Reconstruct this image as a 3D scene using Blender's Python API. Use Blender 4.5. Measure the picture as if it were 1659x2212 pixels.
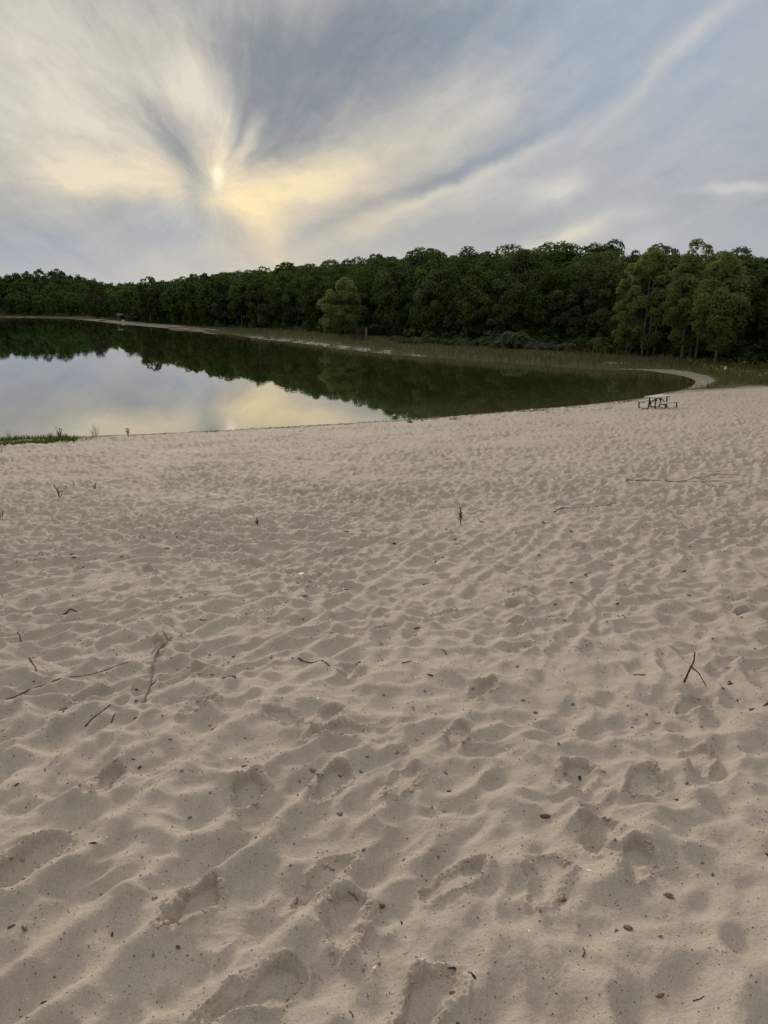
import bpy, math, random
import numpy as np

# ------------------------------------------------------------------ clear, camera, world, sun, exposure
sc = bpy.context.scene
for o in list(bpy.data.objects):
    bpy.data.objects.remove(o)
COL = sc.collection
rng = np.random.default_rng(11)
random.seed(5)
PI = math.pi
R = math.radians
EYE = 6.2                       # eye height above the lake; the sand under the eye is at 4.6

cd = bpy.data.cameras.new('camera')
cam = bpy.data.objects.new('camera', cd)
COL.objects.link(cam)
cam.location = (0, 0, EYE)
cam.rotation_euler = (R(90 - 14.8), 0, 0)
cd.sensor_fit = 'VERTICAL'
cd.sensor_height = 36.0
cd.lens = 18.0 / (1106.0 / 1662.0)
cd.clip_start = 0.05
cd.clip_end = 6000
sc.camera = cam

SUN_AZ, SUN_EL = -11.4, 9.0     # degrees from +Y and above the horizon

world = bpy.data.worlds.new('World')
sc.world = world
world.use_nodes = True
wt = world.node_tree
wt.nodes.clear()

class NT:
    """small helper for writing node maths as expressions"""
    def __init__(s, t): s.t = t
    def n(s, kind, **kw):
        nd = s.t.nodes.new(kind)
        for k, v in kw.items(): setattr(nd, k, v)
        return nd
    def put(s, sock, v):
        if hasattr(v, 'links') or isinstance(v, bpy.types.NodeSocket): s.t.links.new(v, sock)
        else: sock.default_value = v
    def m(s, op, a, b=None, c=None, clamp=False):
        nd = s.n('ShaderNodeMath', operation=op, use_clamp=clamp)
        s.put(nd.inputs[0], a)
        if b is not None: s.put(nd.inputs[1], b)
        if c is not None: s.put(nd.inputs[2], c)
        return nd.outputs[0]
    def vm(s, op, a, b=None, out=0):
        nd = s.n('ShaderNodeVectorMath', operation=op)
        s.put(nd.inputs[0], a)
        if b is not None: s.put(nd.inputs[1], b)
        return nd.outputs[out]
    def xyz(s, x, y, z=0.0):
        nd = s.n('ShaderNodeCombineXYZ')
        for i, v in enumerate((x, y, z)): s.put(nd.inputs[i], v)
        return nd.outputs[0]
    def sep(s, v):
        nd = s.n('ShaderNodeSeparateXYZ'); s.put(nd.inputs[0], v); return nd.outputs
    def noise(s, vec, scale, detail=3, rough=.5, out=0, dist=0.0, dim='3D'):
        nd = s.n('ShaderNodeTexNoise', noise_dimensions=dim)
        if vec is not None: s.put(nd.inputs['Vector'], vec)
        nd.inputs['Scale'].default_value = scale
        nd.inputs['Detail'].default_value = detail
        nd.inputs['Roughness'].default_value = rough
        nd.inputs['Distortion'].default_value = dist
        return nd.outputs[out]
    def mix(s, f, a, b, mode='MIX'):
        nd = s.n('ShaderNodeMix', data_type='RGBA', blend_type=mode)
        s.put(nd.inputs[0], f)
        for i, v in ((6, a), (7, b)):
            if isinstance(v, tuple) and len(v) == 3: v = (*v, 1)
            s.put(nd.inputs[i], v)
        return nd.outputs[2]
    def ramp(s, v, a, b, c=0.0, d=1.0, smooth=True):
        nd = s.n('ShaderNodeMapRange', interpolation_type='SMOOTHSTEP' if smooth else 'LINEAR')
        s.put(nd.inputs[0], v)
        for i, q in enumerate((a, b, c, d)): s.put(nd.inputs[i + 1], q)
        return nd.outputs[0]

def build_sky():
    k = NT(wt)
    tc = k.n('ShaderNodeTexCoord')
    d = k.sep(tc.outputs['Generated'])
    az = k.m('MULTIPLY', k.m('ARCTAN2', d[0], d[1]), 180 / PI)
    el = k.m('MULTIPLY', k.m('ARCSINE', d[2]), 180 / PI)
    p0 = k.xyz(az, el)
    # wind-drawn warp of the cloud sheet
    w1 = k.vm('SUBTRACT', k.noise(p0, .16, 3, .55, 1), (.5, .5, .5))
    w2 = k.vm('SUBTRACT', k.noise(p0, .9, 4, .6, 1), (.5, .5, .5))
    p = k.vm('ADD', p0, k.vm('ADD', k.vm('MULTIPLY', w1, (2.6, 2.0, 0)), k.vm('MULTIPLY', w2, (.5, .5, 0))))
    def blob(cx, cy, sx, sy, rot, amp, acc, at=None):
        mp = k.n('ShaderNodeMapping', vector_type='TEXTURE')
        k.put(mp.inputs['Vector'], p if at is None else at)
        mp.inputs['Location'].default_value = (cx, cy, 0)
        mp.inputs['Rotation'].default_value = (0, 0, R(rot))
        mp.inputs['Scale'].default_value = (sx, sy, 1)
        q = k.vm('DOT_PRODUCT', mp.outputs[0], mp.outputs[0], out=1)
        e = k.m('POWER', 0.6065, q)
        return k.m('MULTIPLY_ADD', e, amp, acc)
    # fibres that fan out from the cloud gap in front of the sun
    rel = k.vm('SUBTRACT', p, (SUN_AZ - .3, 7.6, 0))
    rs = k.sep(rel)
    rad = k.vm('LENGTH', rel, out=1)
    phi = k.m('ARCTAN2', rs[0], rs[1])
    swirl = k.m('ADD', phi, k.m('MULTIPLY', rad, .012))
    fib_v = k.xyz(k.m('MULTIPLY', swirl, 5.0), k.m('MULTIPLY', k.m('POWER', rad, .5), .75), 2.0)
    fib = k.m('SUBTRACT', k.noise(fib_v, 1.6, 6, .62), .5)
    wisp = k.m('SUBTRACT', k.noise(k.vm('MULTIPLY', p, (.5, 1.0, 1)), .42, 7, .62, dist=.6), .5)
    fade = k.m('MULTIPLY', k.ramp(rad, 26, 46, 1, .35), k.m('MULTIPLY', k.ramp(el, 1.5, 9.5, .18, 1.0), k.ramp(rad, .8, 5.0, .25, 1.0)))
    t = k.m('MULTIPLY_ADD', k.m('MULTIPLY', fib, fade), 0.75, .33)
    t = k.m('MULTIPLY_ADD', wisp, .42, t)
    # mottled ice-cloud texture drawn out down to the right
    ang = R(-34)
    rot = k.n('ShaderNodeMapping', vector_type='TEXTURE'); k.put(rot.inputs['Vector'], p)
    rot.inputs['Rotation'].default_value = (0, 0, ang); rot.inputs['Scale'].default_value = (3.2, 1.0, 1)
    mot = k.m('SUBTRACT', k.noise(rot.outputs[0], .85, 8, .66, dist=.8), .5)
    t = k.m('MULTIPLY_ADD', k.m('MULTIPLY', mot, k.ramp(az, -14, 2, 1, .25)), .50, t)
    ang = R(27)
    rot = k.n('ShaderNodeMapping', vector_type='TEXTURE'); k.put(rot.inputs['Vector'], p)
    rot.inputs['Rotation'].default_value = (0, 0, ang); rot.inputs['Scale'].default_value = (7.0, 1.0, 1)
    mot = k.m('SUBTRACT', k.noise(rot.outputs[0], .55, 6, .6, dist=.3), .5)
    t = k.m('MULTIPLY_ADD', k.m('MULTIPLY', mot, k.ramp(az, -6, 4, 0, 1)), .50, t)
    for b in SKY_BLOBS: t = blob(*b, t)
    y = 0.0
    for b in SKY_WARM: y = blob(*b, y)
    bl = 0.0
    for b in SKY_BLUE: bl = blob(*b, bl)
    tt = k.m('POWER', k.ramp(t, -.27, 1.0, 0, 1, False), 1.2)
    bl = k.m('MINIMUM', bl, 1.0)
    dark = k.mix(bl, (.218, .255, .300), (.262, .345, .460))
    low = k.ramp(el, -2, 9, 1, 0)
    dark = k.mix(low, dark, (.385, .440, .490))
    pale = k.mix(k.ramp(az, -2, 24, 0, 1), (.72, .675, .575), (.60, .60, .60))
    warm = k.mix(k.m('MINIMUM', y, 1.0), pale, (.93, .76, .46))
    col = k.mix(k.m('MINIMUM', k.m('MAXIMUM', tt, 0.0), 1.0), dark, warm)
    pw = k.vm('ADD', p0, k.vm('MULTIPLY', w2, (.35, .5, 0)))
    sunm = blob(SUN_AZ + .05, 8.80, .26, .30, 4, .68, blob(SUN_AZ + .15, 8.2, .30, .55, -12, .22, blob(SUN_AZ, 8.5, 1.5, 1.5, 0, .26, 0.0, pw), pw), pw)
    sunm = k.m('MULTIPLY', sunm, k.ramp(k.m('ADD', fib, mot), -.25, .25, .45, 1.15, False))
    col = k.mix(k.m('MINIMUM', sunm, .8), col, (1.15, 1.03, .75))
    # a thin veil overhead lets more light down than the band near the horizon, as any veiled sky does
    gain = k.m('ADD', 1.0, k.m('MULTIPLY', k.ramp(d[2], .27, .95, 0, 1), VEIL))
    # scattered light falls off away from the hidden sun
    sv = (math.sin(R(SUN_AZ)) * math.cos(R(SUN_EL)), math.cos(R(SUN_AZ)) * math.cos(R(SUN_EL)), math.sin(R(SUN_EL)))
    cg = k.vm('DOT_PRODUCT', tc.outputs['Generated'], sv, out=1)
    gain = k.m('MULTIPLY', gain, k.ramp(cg, -.7, .85, .82, 1.0))
    veil = k.mix(k.ramp(d[2], .28, .6, 0, 1), col, (.62, .62, .62))
    col = k.vm('MULTIPLY', veil, k.xyz(gain, gain, gain))
    col = k.vm('MULTIPLY', col, (10.0, 10.0, 10.0))
    sky = k.n('ShaderNodeTexSky', sky_type='NISHITA', sun_disc=False)
    sky.sun_elevation = R(SUN_EL); sky.sun_rotation = R(SUN_AZ)
    sky.altitude = 200; sky.air_density = 1.0; sky.dust_density = 1.5; sky.ozone_density = 1.0
    fin = k.mix(.985, sky.outputs[0], col)
    bg = k.n('ShaderNodeBackground')
    k.put(bg.inputs['Color'], fin)
    bg.inputs['Strength'].default_value = 0.10
    out = k.n('ShaderNodeOutputWorld')
    wt.links.new(bg.outputs[0], out.inputs[0])

VEIL = 0.48
SKY_BLOBS = [
    (-22.66, 3.27, 6.72, 1.45, 1.4, -0.26), (-13.9, 2.07, 3.74, 0.92, 0.5, -0.1), (23.35, 7.28, 1.21, 0.22, -1.1, 0.3),
    (12.67, 4.81, 2.09, 0.31, 22.8, 0.3), (11.87, 7.96, 1.21, 0.41, 7.8, 0.25), (-11.33, 8.86, 1.8, 1.16, 56.2, 0.15),
    (-16.87, 3.24, 3.48, 0.62, -24.8, 0.12), (-20.91, 12.17, 7.59, 4.74, -20.6, 0.48), (-23.01, 14.68, 3.16, 3.4, 5.9, 0.12),
    (-19.06, 11.4, 2.36, 0.51, -21.0, 0.22), (-14.74, 13.75, 1.92, 0.61, -17.0, 0.2), (-15.85, 12.39, 2.62, 0.35, -34.5, 0.2),
    (-12.27, 13.37, 2.83, 1.03, -63.2, 0.62), (-10.63, 11.57, 1.66, 0.21, 78.1, 0.28), (-9.07, 10.94, 1.61, 0.35, 57.9, 0.34),
    (-19.62, 8.43, 2.48, 0.85, -8.9, 0.36), (-15.13, 8.5, 1.36, 1.05, -55.4, 0.36), (-17.07, 8.14, 1.68, 0.73, -17.4, 0.15),
    (-11.43, 7.05, 0.41, 0.99, 86.9, 0.35), (-5.42, 8.18, 3.03, 0.99, 13.5, 0.5), (-8.5, 6.08, 2.41, 0.82, -38.6, 0.42),
    (-7.49, 3.36, 1.0, 0.32, -29.1, 0.25), (-15.65, 3.41, 2.63, 0.37, -27.8, 0.12), (0.65, 11.07, 7.07, 1.73, 25.1, 0.34),
    (7.17, 13.03, 1.69, 1.18, 35.7, 0.14), (-1.28, 6.2, 1.93, 0.55, 20.6, 0.3), (6.69, 8.89, 5.15, 0.33, 24.4, 0.36),
    (11.81, 11.53, 2.5, 0.3, 32.4, 0.15), (17.97, 14.41, 3.62, 0.43, 42.7, 0.36), (21.19, 17.2, 1.75, 0.55, 42.8, 0.2),
    (12.17, 8.04, 1.79, 0.65, 12.6, 0.34), (5.79, 7.3, 3.77, 0.66, 13.3, 0.22), (16.11, 9.57, 7.1, 3.25, 27.2, 0.17),
    (23.22, 7.29, 1.62, 0.28, -1.1, 0.34), (17.56, 6.03, 1.16, 0.23, 3.0, 0.2), (12.82, 4.87, 2.68, 0.46, 22.8, 0.34),
    (17.99, 4.4, 3.48, 0.6, 6.6, 0.12), (-5.45, 18.05, 1.48, 2.09, 76.0, 0.12), (-3.39, 15.09, 9.01, 2.82, 26.3, -0.46),
    (-8.25, 15.73, 2.77, 1.83, -74.4, -0.22), (1.55, 17.14, 7.34, 1.99, -0.5, -0.2), (-5.93, 12.12, 3.7, 1.38, 27.4, -0.15),
    (-13.52, 10.23, 2.96, 0.61, -55.5, -0.55), (-15.34, 11.49, 1.58, 0.48, -42.8, -0.22), (-12.79, 7.45, 1.43, 0.55, -88.2, -0.36),
    (-8.51, 9.7, 1.87, 0.4, 32.7, -0.3), (-10.02, 10.36, 1.43, 0.18, 71.1, -0.25), (-14.6, 5.36, 4.87, 1.18, 1.4, -0.22),
    (-21.99, 4.29, 5.62, 1.72, 1.7, -0.12), (-3.55, 5.62, 3.22, 0.4, 23.7, -0.3), (2.26, 7.92, 3.46, 0.42, 21.0, -0.32),
    (7.9, 10.19, 3.27, 0.44, 23.9, -0.3), (12.95, 12.54, 2.97, 0.59, 34.1, -0.16), (-21.71, 4.3, 7.34, 2.02, 1.7, -0.16),
    (15.3, 16.08, 4.99, 2.83, 34.4, -0.22), (3.92, 4.62, 8.08, 0.68, 7.2, -0.14), (19.59, 12.01, 3.96, 0.58, 37.4, -0.08),]
SKY_WARM = [
    (-5.74, 8.18, 3.51, 1.45, 9.9, 0.7), (-8.67, 5.78, 2.41, 1.58, -38.7, 0.6), (-7.49, 3.36, 1.9, 0.95, -19.0, 0.5),
    (-19.64, 8.3, 3.05, 1.42, -7.0, 0.3), (-15.15, 8.22, 1.79, 1.13, 2.2, 0.35), (-11.39, 7.77, 1.24, 1.74, 1.5, 0.6),
    (-0.96, 6.14, 2.57, 0.91, 18.7, 0.4), (12.83, 4.81, 3.0, 0.62, 18.7, 0.2), (0.65, 10.23, 4.66, 1.74, 22.5, 0.15),]
SKY_BLUE = [
    (14.95, 16.83, 8.18, 5.62, 34.0, 1.0), (-14.14, 5.37, 1.84, 1.48, 1.3, 0.6), (-23.23, 3.12, 7.22, 2.02, 1.3, 0.7),
    (22.74, 12.76, 5.31, 6.3, -5.2, 0.4),]
build_sky()
world.cycles.sampling_method = 'MANUAL'
world.cycles.sample_map_resolution = 512

sd = bpy.data.lights.new('sun', 'SUN')
sun = bpy.data.objects.new('sun', sd)
COL.objects.link(sun)
sd.energy = 2.9
sd.angle = R(13)
sd.color = (1.0, .90, .74)
sd.cycles.use_multiple_importance_sampling = False
sun.rotation_euler = (R(90 - SUN_EL), 0, R(180 - SUN_AZ))

sc.view_settings.view_transform = 'Standard'
sc.view_settings.look = 'None'
sc.view_settings.gamma = 1
sc.view_settings.exposure = 0.0
sc.view_settings.use_curve_mapping = False
sc.cycles.max_bounces = 8
sc.cycles.transparent_max_bounces = 12
sc.cycles.caustics_reflective = False
sc.cycles.caustics_refractive = False

# ------------------------------------------------------------------ helpers
def link_mesh(name, verts, faces, mat=None, parent=None, smooth=False, attrs=None):
    me = bpy.data.meshes.new(name)
    if isinstance(faces, np.ndarray):
        nv, nf, kk = len(verts), len(faces), faces.shape[1]
        me.vertices.add(nv); me.vertices.foreach_set('co', np.asarray(verts, np.float32).ravel())
        me.loops.add(nf * kk); me.loops.foreach_set('vertex_index', faces.astype(np.int32).ravel())
        me.polygons.add(nf)
        me.polygons.foreach_set('loop_start', np.arange(0, nf * kk, kk, dtype=np.int32))
        me.polygons.foreach_set('loop_total', np.full(nf, kk, np.int32))
        me.update(calc_edges=True)
    else:
        me.from_pydata([tuple(v) for v in verts], [], faces); me.update()
    if smooth: me.polygons.foreach_set('use_smooth', np.ones(len(me.polygons), bool))
    if mat:
        for q in (mat if isinstance(mat, (list, tuple)) else [mat]): me.materials.append(q)
    for an, (dom, arr) in (attrs or {}).items():
        a = me.attributes.new(an, 'FLOAT', dom); a.data.foreach_set('value', np.asarray(arr, np.float32))
    ob = bpy.data.objects.new(name, me)
    COL.objects.link(ob)
    if parent: ob.parent = parent
    return ob

def share(name, me, parent=None, loc=(0, 0, 0), rot=(0, 0, 0), scl=(1, 1, 1)):
    ob = bpy.data.objects.new(name, me); COL.objects.link(ob)
    ob.parent = parent; ob.location = loc; ob.rotation_euler = rot; ob.scale = scl
    return ob

def tag(o, label=None, cat=None, group=None, kind=None):
    if label: o['label'] = label
    if cat: o['category'] = cat
    if group: o['group'] = group
    if kind: o['kind'] = kind
    return o

def empty(name, loc, rz=0.0, label=None, cat=None, group=None, scl=1.0):
    o = bpy.data.objects.new(name, None); COL.objects.link(o)
    o.empty_display_size = .2
    o.location = loc; o.rotation_euler = (0, 0, rz); o.scale = (scl,) * 3
    return tag(o, label, cat, group)

class MB:
    """collects simple shapes as vertex and face lists"""
    def __init__(s): s.v = []; s.f = []
    def add(s, v, f):
        b = len(s.v); s.v += [tuple(map(float, q)) for q in v]; s.f += [tuple(i + b for i in q) for q in f]; return s
    def box(s, c, size, rot=None):
        x, y, z = [q / 2 for q in size]
        b = min(size) * .12
        pts = []
        for sx in (-1, 1):
            for sy in (-1, 1):
                for sz in (-1, 1): pts.append((sx * x, sy * y, sz * z))
        pts = np.array(pts)
        if rot is not None: pts = pts @ np.array(rot).T
        s.add(pts + np.array(c), [(0, 1, 3, 2), (4, 6, 7, 5), (0, 4, 5, 1), (2, 3, 7, 6), (0, 2, 6, 4), (1, 5, 7, 3)]); return s
    def tube(s, path, rad, n=6, cap=True):
        P = np.array(path, float); m = len(P)
        rad = np.full(m, rad) if np.isscalar(rad) else np.asarray(rad)
        T = np.gradient(P, axis=0); T /= np.linalg.norm(T, axis=1)[:, None] + 1e-9
        up = np.array((0, 0, 1.0)) if abs(T[0, 2]) < .9 else np.array((1.0, 0, 0))
        v = []
        for i in range(m):
            a = np.cross(T[i], up); na = np.linalg.norm(a)
            if na < 1e-4: a = np.cross(T[i], (0, 1.0, 0)); na = np.linalg.norm(a)
            a /= na; b = np.cross(T[i], a); up = np.cross(a, T[i])
            for j in range(n):
                t = 2 * PI * j / n
                v.append(P[i] + rad[i] * (math.cos(t) * a + math.sin(t) * b))
        f = []
        for i in range(m - 1):
            for j in range(n):
                j2 = (j + 1) % n
                f.append((i * n + j, i * n + j2, (i + 1) * n + j2, (i + 1) * n + j))
        if cap: f += [tuple(range(n - 1, -1, -1)), tuple((m - 1) * n + j for j in range(n))]
        return s.add(v, f)
    def build(s, name, mat, parent=None, smooth=False):
        return link_mesh(name, s.v, s.f, mat, parent, smooth)

# vectorised gradient noise
_pr = np.random.default_rng(3)
_perm = _pr.permutation(4096).astype(np.int32)
_ga = _pr.uniform(0, 2 * PI, 4096)
_gx, _gy = np.cos(_ga).astype(np.float32), np.sin(_ga).astype(np.float32)
_h1, _h2, _h3 = [_pr.random(4096).astype(np.float32) for _ in range(3)]
def _hash(ix, iy, seed):
    return _perm[(_perm[(ix + seed * 57) & 4095] + iy) & 4095]
def perlin(x, y, seed=0):
    x = np.asarray(x, np.float64); y = np.asarray(y, np.float64)
    xi = np.floor(x).astype(np.int64); yi = np.floor(y).astype(np.int64)
    fx = (x - xi).astype(np.float32); fy = (y - yi).astype(np.float32)
    u = fx * fx * fx * (fx * (fx * 6 - 15) + 10); v = fy * fy * fy * (fy * (fy * 6 - 15) + 10)
    def g(a, b):
        h = _hash(xi + a, yi + b, seed)
        return _gx[h] * (fx - a) + _gy[h] * (fy - b)
    n0 = g(0, 0) * (1 - u) + g(1, 0) * u
    n1 = g(0, 1) * (1 - u) + g(1, 1) * u
    return (n0 * (1 - v) + n1 * v) * 1.5
def bowls(x, y, seed=0, k=9.0):
    """rows of hollows meeting in soft crests: smooth-minimum of squared distance to jittered points"""
    xi = np.floor(x).astype(np.int64); yi = np.floor(y).astype(np.int64)
    acc = np.zeros(np.shape(x), np.float32)
    for a in (-1, 0, 1):
        for b in (-1, 0, 1):
            h = _hash(xi + a, yi + b, seed)
            dx = (xi + a + .1 + .8 * _h1[h] - x).astype(np.float32); dy = (yi + b + .1 + .8 * _h2[h] - y).astype(np.float32)
            acc += np.exp(-k * (dx * dx + dy * dy) * (.7 + .6 * _h3[h])) * (.45 + .55 * _h3[h])
    return -np.log(acc + .012) / k
def sstep(a, b, x):
    t = np.clip((np.asarray(x) - a) / (b - a), 0, 1); return t * t * (3 - 2 * t)

# ------------------------------------------------------------------ lake outline and ground height
LAKE = np.array([(-18.9, 37.5), (-14.7, 38.4), (-10.3, 39.6), (-5.3, 41.6), (-0.8, 43.4), (2.7, 44.9),
    (7.8, 48.2), (12.9, 51.1), (18.1, 54.9), (21.6, 59.3), (24.8, 62.8), (26.9, 66.8),
    (28.3, 70.9), (28.7, 75.4), (27.8, 79.4), (27.2, 82.5), (24.2, 83.2), (21.2, 85.2),
    (17.1, 90.2), (12.6, 96.8), (7.4, 103.3), (1.3, 110.8), (-5.0, 122.2), (-10.1, 132.8),
    (-16.6, 149.4), (-26.6, 168.0), (-37.7, 195.2), (-54.5, 232.9), (-82.1, 281.0), (-110.7, 332.4),
    (-154.0, 422.3), (-230.0, 560.0), (-312.9, 620.0),
    (-420.0, 640.0), (-520.0, 420.0), (-420.0, 120.0), (-220.0, -45.0), (-110.0, -6.0), (-55.0, 20.0)])
def shore_dist(x, y):
    """signed distance to the lake outline, positive on land"""
    x = np.asarray(x, np.float64); y = np.asarray(y, np.float64)
    best = np.full(x.shape, 1e9); inside = np.zeros(x.shape, bool)
    n = len(LAKE)
    for i in range(n):
        ax, ay = LAKE[i]; bx, by = LAKE[(i + 1) % n]
        dx, dy = bx - ax, by - ay
        t = np.clip(((x - ax) * dx + (y - ay) * dy) / (dx * dx + dy * dy), 0, 1)
        q = (x - ax - t * dx) ** 2 + (y - ay - t * dy) ** 2
        np.minimum(best, q, out=best)
        if dy != 0:
            c = (ay > y) != (by > y)
            inside ^= c & (x < dx * (y - ay) / dy + ax)
    s = np.sqrt(best)
    return np.where(inside, -s, s)
def smooth_lake(P, it=2):
    for _ in range(it):
        Q = []
        for i in range(len(P)):
            a, b = P[i], P[(i + 1) % len(P)]
            Q += [a * .75 + b * .25, a * .25 + b * .75]
        P = np.array(Q)
    return P
LAKE = smooth_lake(LAKE, 1)
S_EYE = float(shore_dist(np.array([0.0]), np.array([0.0]))[0])
B2 = (4.6 - .082 * S_EYE) / S_EYE ** 2
def far_weight(x, y): return sstep(53, 62, y - .1 * (x - 26))
def forest_edge(x, y):
    """distance from the water at which the wood begins"""
    r = np.hypot(x, y)
    return 10 + 9 * sstep(80, 115, r) * (1 - sstep(190, 270, r)) + 8 * sstep(400, 520, r) + 2.0 * perlin(x * .05, y * .05, 9)
def ground_z(x, y, s=None):
    x = np.asarray(x, np.float64); y = np.asarray(y, np.float64)
    if s is None: s = shore_dist(x, y)
    r = np.hypot(x, y)
    sp = np.maximum(s, 0)
    sb = np.where(sp > 46, 46 + 14 * np.tanh((sp - 46) / 14), sp)
    zb = .082 * sb + B2 * sb * sb
    zf = .32 * (1 - np.exp(-sp / 1.6)) + .030 * np.minimum(sp, 40)
    f = forest_edge(x, y)
    A = .3 + .8 * sstep(105, 200, r) + .006 * np.minimum(r, 700) + 21 * (1 - sstep(-310, -235, x)) * sstep(430, 560, r) + 3.5 * sstep(400, 520, r)
    zf = zf + A * sstep(0, 40 + .035 * r, sp - f - 2) + .010 * np.maximum(sp - 120, 0) * 0
    w = far_weight(x, y)
    z = zb * (1 - w) + zf * w
    zl = -np.minimum(.062 * -np.minimum(s, 0), 5.0)
    return np.where(s > 0, z, zl)

# ------------------------------------------------------------------ materials
def new_mat(name):
    m = bpy.data.materials.new(name); m.use_nodes = True
    t = m.node_tree; t.nodes.clear()
    k = NT(t)
    out = k.n('ShaderNodeOutputMaterial')
    return m, k, out
def principled(k, out, col, rough=.8, normal=None, spec=.3, **kw):
    b = k.n('ShaderNodeBsdfPrincipled')
    k.put(b.inputs['Base Color'], (*col, 1) if isinstance(col, tuple) and len(col) == 3 else col)
    k.put(b.inputs['Roughness'], rough)
    b.inputs['Specular IOR Level'].default_value = spec
    for q, v in kw.items(): k.put(b.inputs[q], v)
    if normal is not None: k.put(b.inputs['Normal'], normal)
    k.t.links.new(b.outputs[0], out.inputs[0])
    return b
def bump(k, h, dist, strength=1.0):
    b = k.n('ShaderNodeBump'); b.inputs['Distance'].default_value = dist
    b.inputs['Strength'].default_value = strength
    k.put(b.inputs['Height'], h); return b.outputs[0]
def simple_mat(name, col, rough=.8, var=.18, scale=8.0, spec=.3, obj_var=0.0, bmp=0.0):
    m, k, out = new_mat(name)
    tc = k.n('ShaderNodeTexCoord').outputs['Object']
    nz = k.noise(tc, scale, 5, .6)
    f = k.ramp(nz, .3, .7, 1 - var, 1 + var, False)
    if obj_var:
        oi = k.n('ShaderNodeObjectInfo').outputs['Random']
        f = k.m('MULTIPLY', f, k.ramp(oi, 0, 1, 1 - obj_var, 1 + obj_var, False))
    c = k.vm('MULTIPLY', col, k.xyz(f, f, f))
    principled(k, out, c, rough, bump(k, nz, bmp) if bmp else None, spec)
    return m

SAND = (.372, .317, .256)
def sand_material():
    m, k, out = new_mat('dry_sand')
    g = k.n('ShaderNodeNewGeometry').outputs['Position']
    wet = k.n('ShaderNodeAttribute', attribute_name='wet').outputs['Fac']
    big = k.noise(g, .45, 4, .55)
    mid = k.noise(g, 9, 4, .6)
    gr = k.noise(g, 420, 2, .7)
    gr2 = k.noise(g, 130, 3, .6)
    f = k.m('ADD', k.ramp(big, .3, .7, -.05, .05, False), k.ramp(mid, .3, .7, -.05, .05, False))
    f = k.m('ADD', f, k.ramp(gr, .25, .75, -.24, .24, False))
    f = k.m('ADD', f, k.ramp(gr2, .3, .7, -.10, .10, False))
    f = k.m('ADD', f, 1.0)
    c = k.vm('MULTIPLY', SAND, k.xyz(f, f, f))
    # dark mineral grains and pale shell grains
    v = k.n('ShaderNodeTexVoronoi', feature='F1'); v.inputs['Scale'].default_value = 85
    k.put(v.inputs['Vector'], g)
    vc = k.sep(v.outputs['Color'])
    near = k.ramp(v.outputs['Distance'], .16, .24, 1, 0)
    dk = k.m('MULTIPLY', near, k.m('GREATER_THAN', vc[0], .86))
    lt = k.m('MULTIPLY', near, k.m('GREATER_THAN', vc[1], .95))
    c = k.mix(k.m('MULTIPLY', dk, .75), c, (.10, .075, .055))
    c = k.mix(k.m('MULTIPLY', lt, .6), c, (.62, .56, .46))
    c = k.mix(wet, c, (.135, .105, .072))
    h = k.m('ADD', k.m('MULTIPLY', gr, .0022), k.m('ADD', k.m('MULTIPLY', gr2, .004), k.m('MULTIPLY', k.noise(g, 38, 4, .6), .008)))
    b = k.n('ShaderNodeBump'); b.inputs['Distance'].default_value = 1.0; b.inputs['Strength'].default_value = .8
    k.put(b.inputs['Height'], h)
    principled(k, out, c, .95, b.outputs[0], .12)
    return m
def land_material():
    """far shore: pale sand at the water, meadow turf, then the brown floor of the wood"""
    m, k, out = new_mat('shore_turf')
    g = k.n('ShaderNodeNewGeometry').outputs['Position']
    veg = k.n('ShaderNodeAttribute', attribute_name='veg').outputs['Fac']
    wood = k.n('ShaderNodeAttribute', attribute_name='wood').outputs['Fac']
    n1 = k.noise(g, .25, 5, .6); n2 = k.noise(g, 2.2, 4, .6)
    turf = k.mix(k.ramp(n1, .35, .65), (.066, .076, .026), (.100, .090, .040))
    turf = k.mix(k.ramp(n2, .4, .7), turf, (.045, .055, .018))
    floor = k.mix(k.ramp(n2, .3, .7), (.030, .024, .014), (.048, .040, .020))
    sand = k.mix(k.ramp(n2, .3, .75), (.30, .255, .20), (.17, .14, .105))
    vv = k.ramp(k.m('ADD', veg, k.m('MULTIPLY', k.m('SUBTRACT', n2, .5), .7)), .38, .62)
    c = k.mix(vv, sand, turf)
    c = k.mix(k.ramp(k.m('ADD', wood, k.m('MULTIPLY', k.m('SUBTRACT', n1, .5), .6)), .35, .65), c, floor)
    principled(k, out, c, .95, bump(k, n2, .15), .1)
    return m
def bed_material():
    m, k, out = new_mat('lake_bed_silt')
    g = k.n('ShaderNodeNewGeometry').outputs['Position']
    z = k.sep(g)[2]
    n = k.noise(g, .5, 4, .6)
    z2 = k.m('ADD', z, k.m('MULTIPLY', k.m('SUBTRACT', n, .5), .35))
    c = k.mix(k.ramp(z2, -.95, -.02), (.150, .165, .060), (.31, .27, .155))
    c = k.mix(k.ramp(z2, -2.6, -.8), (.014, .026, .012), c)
    principled(k, out, c, .95, None, .1)
    return m
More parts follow.
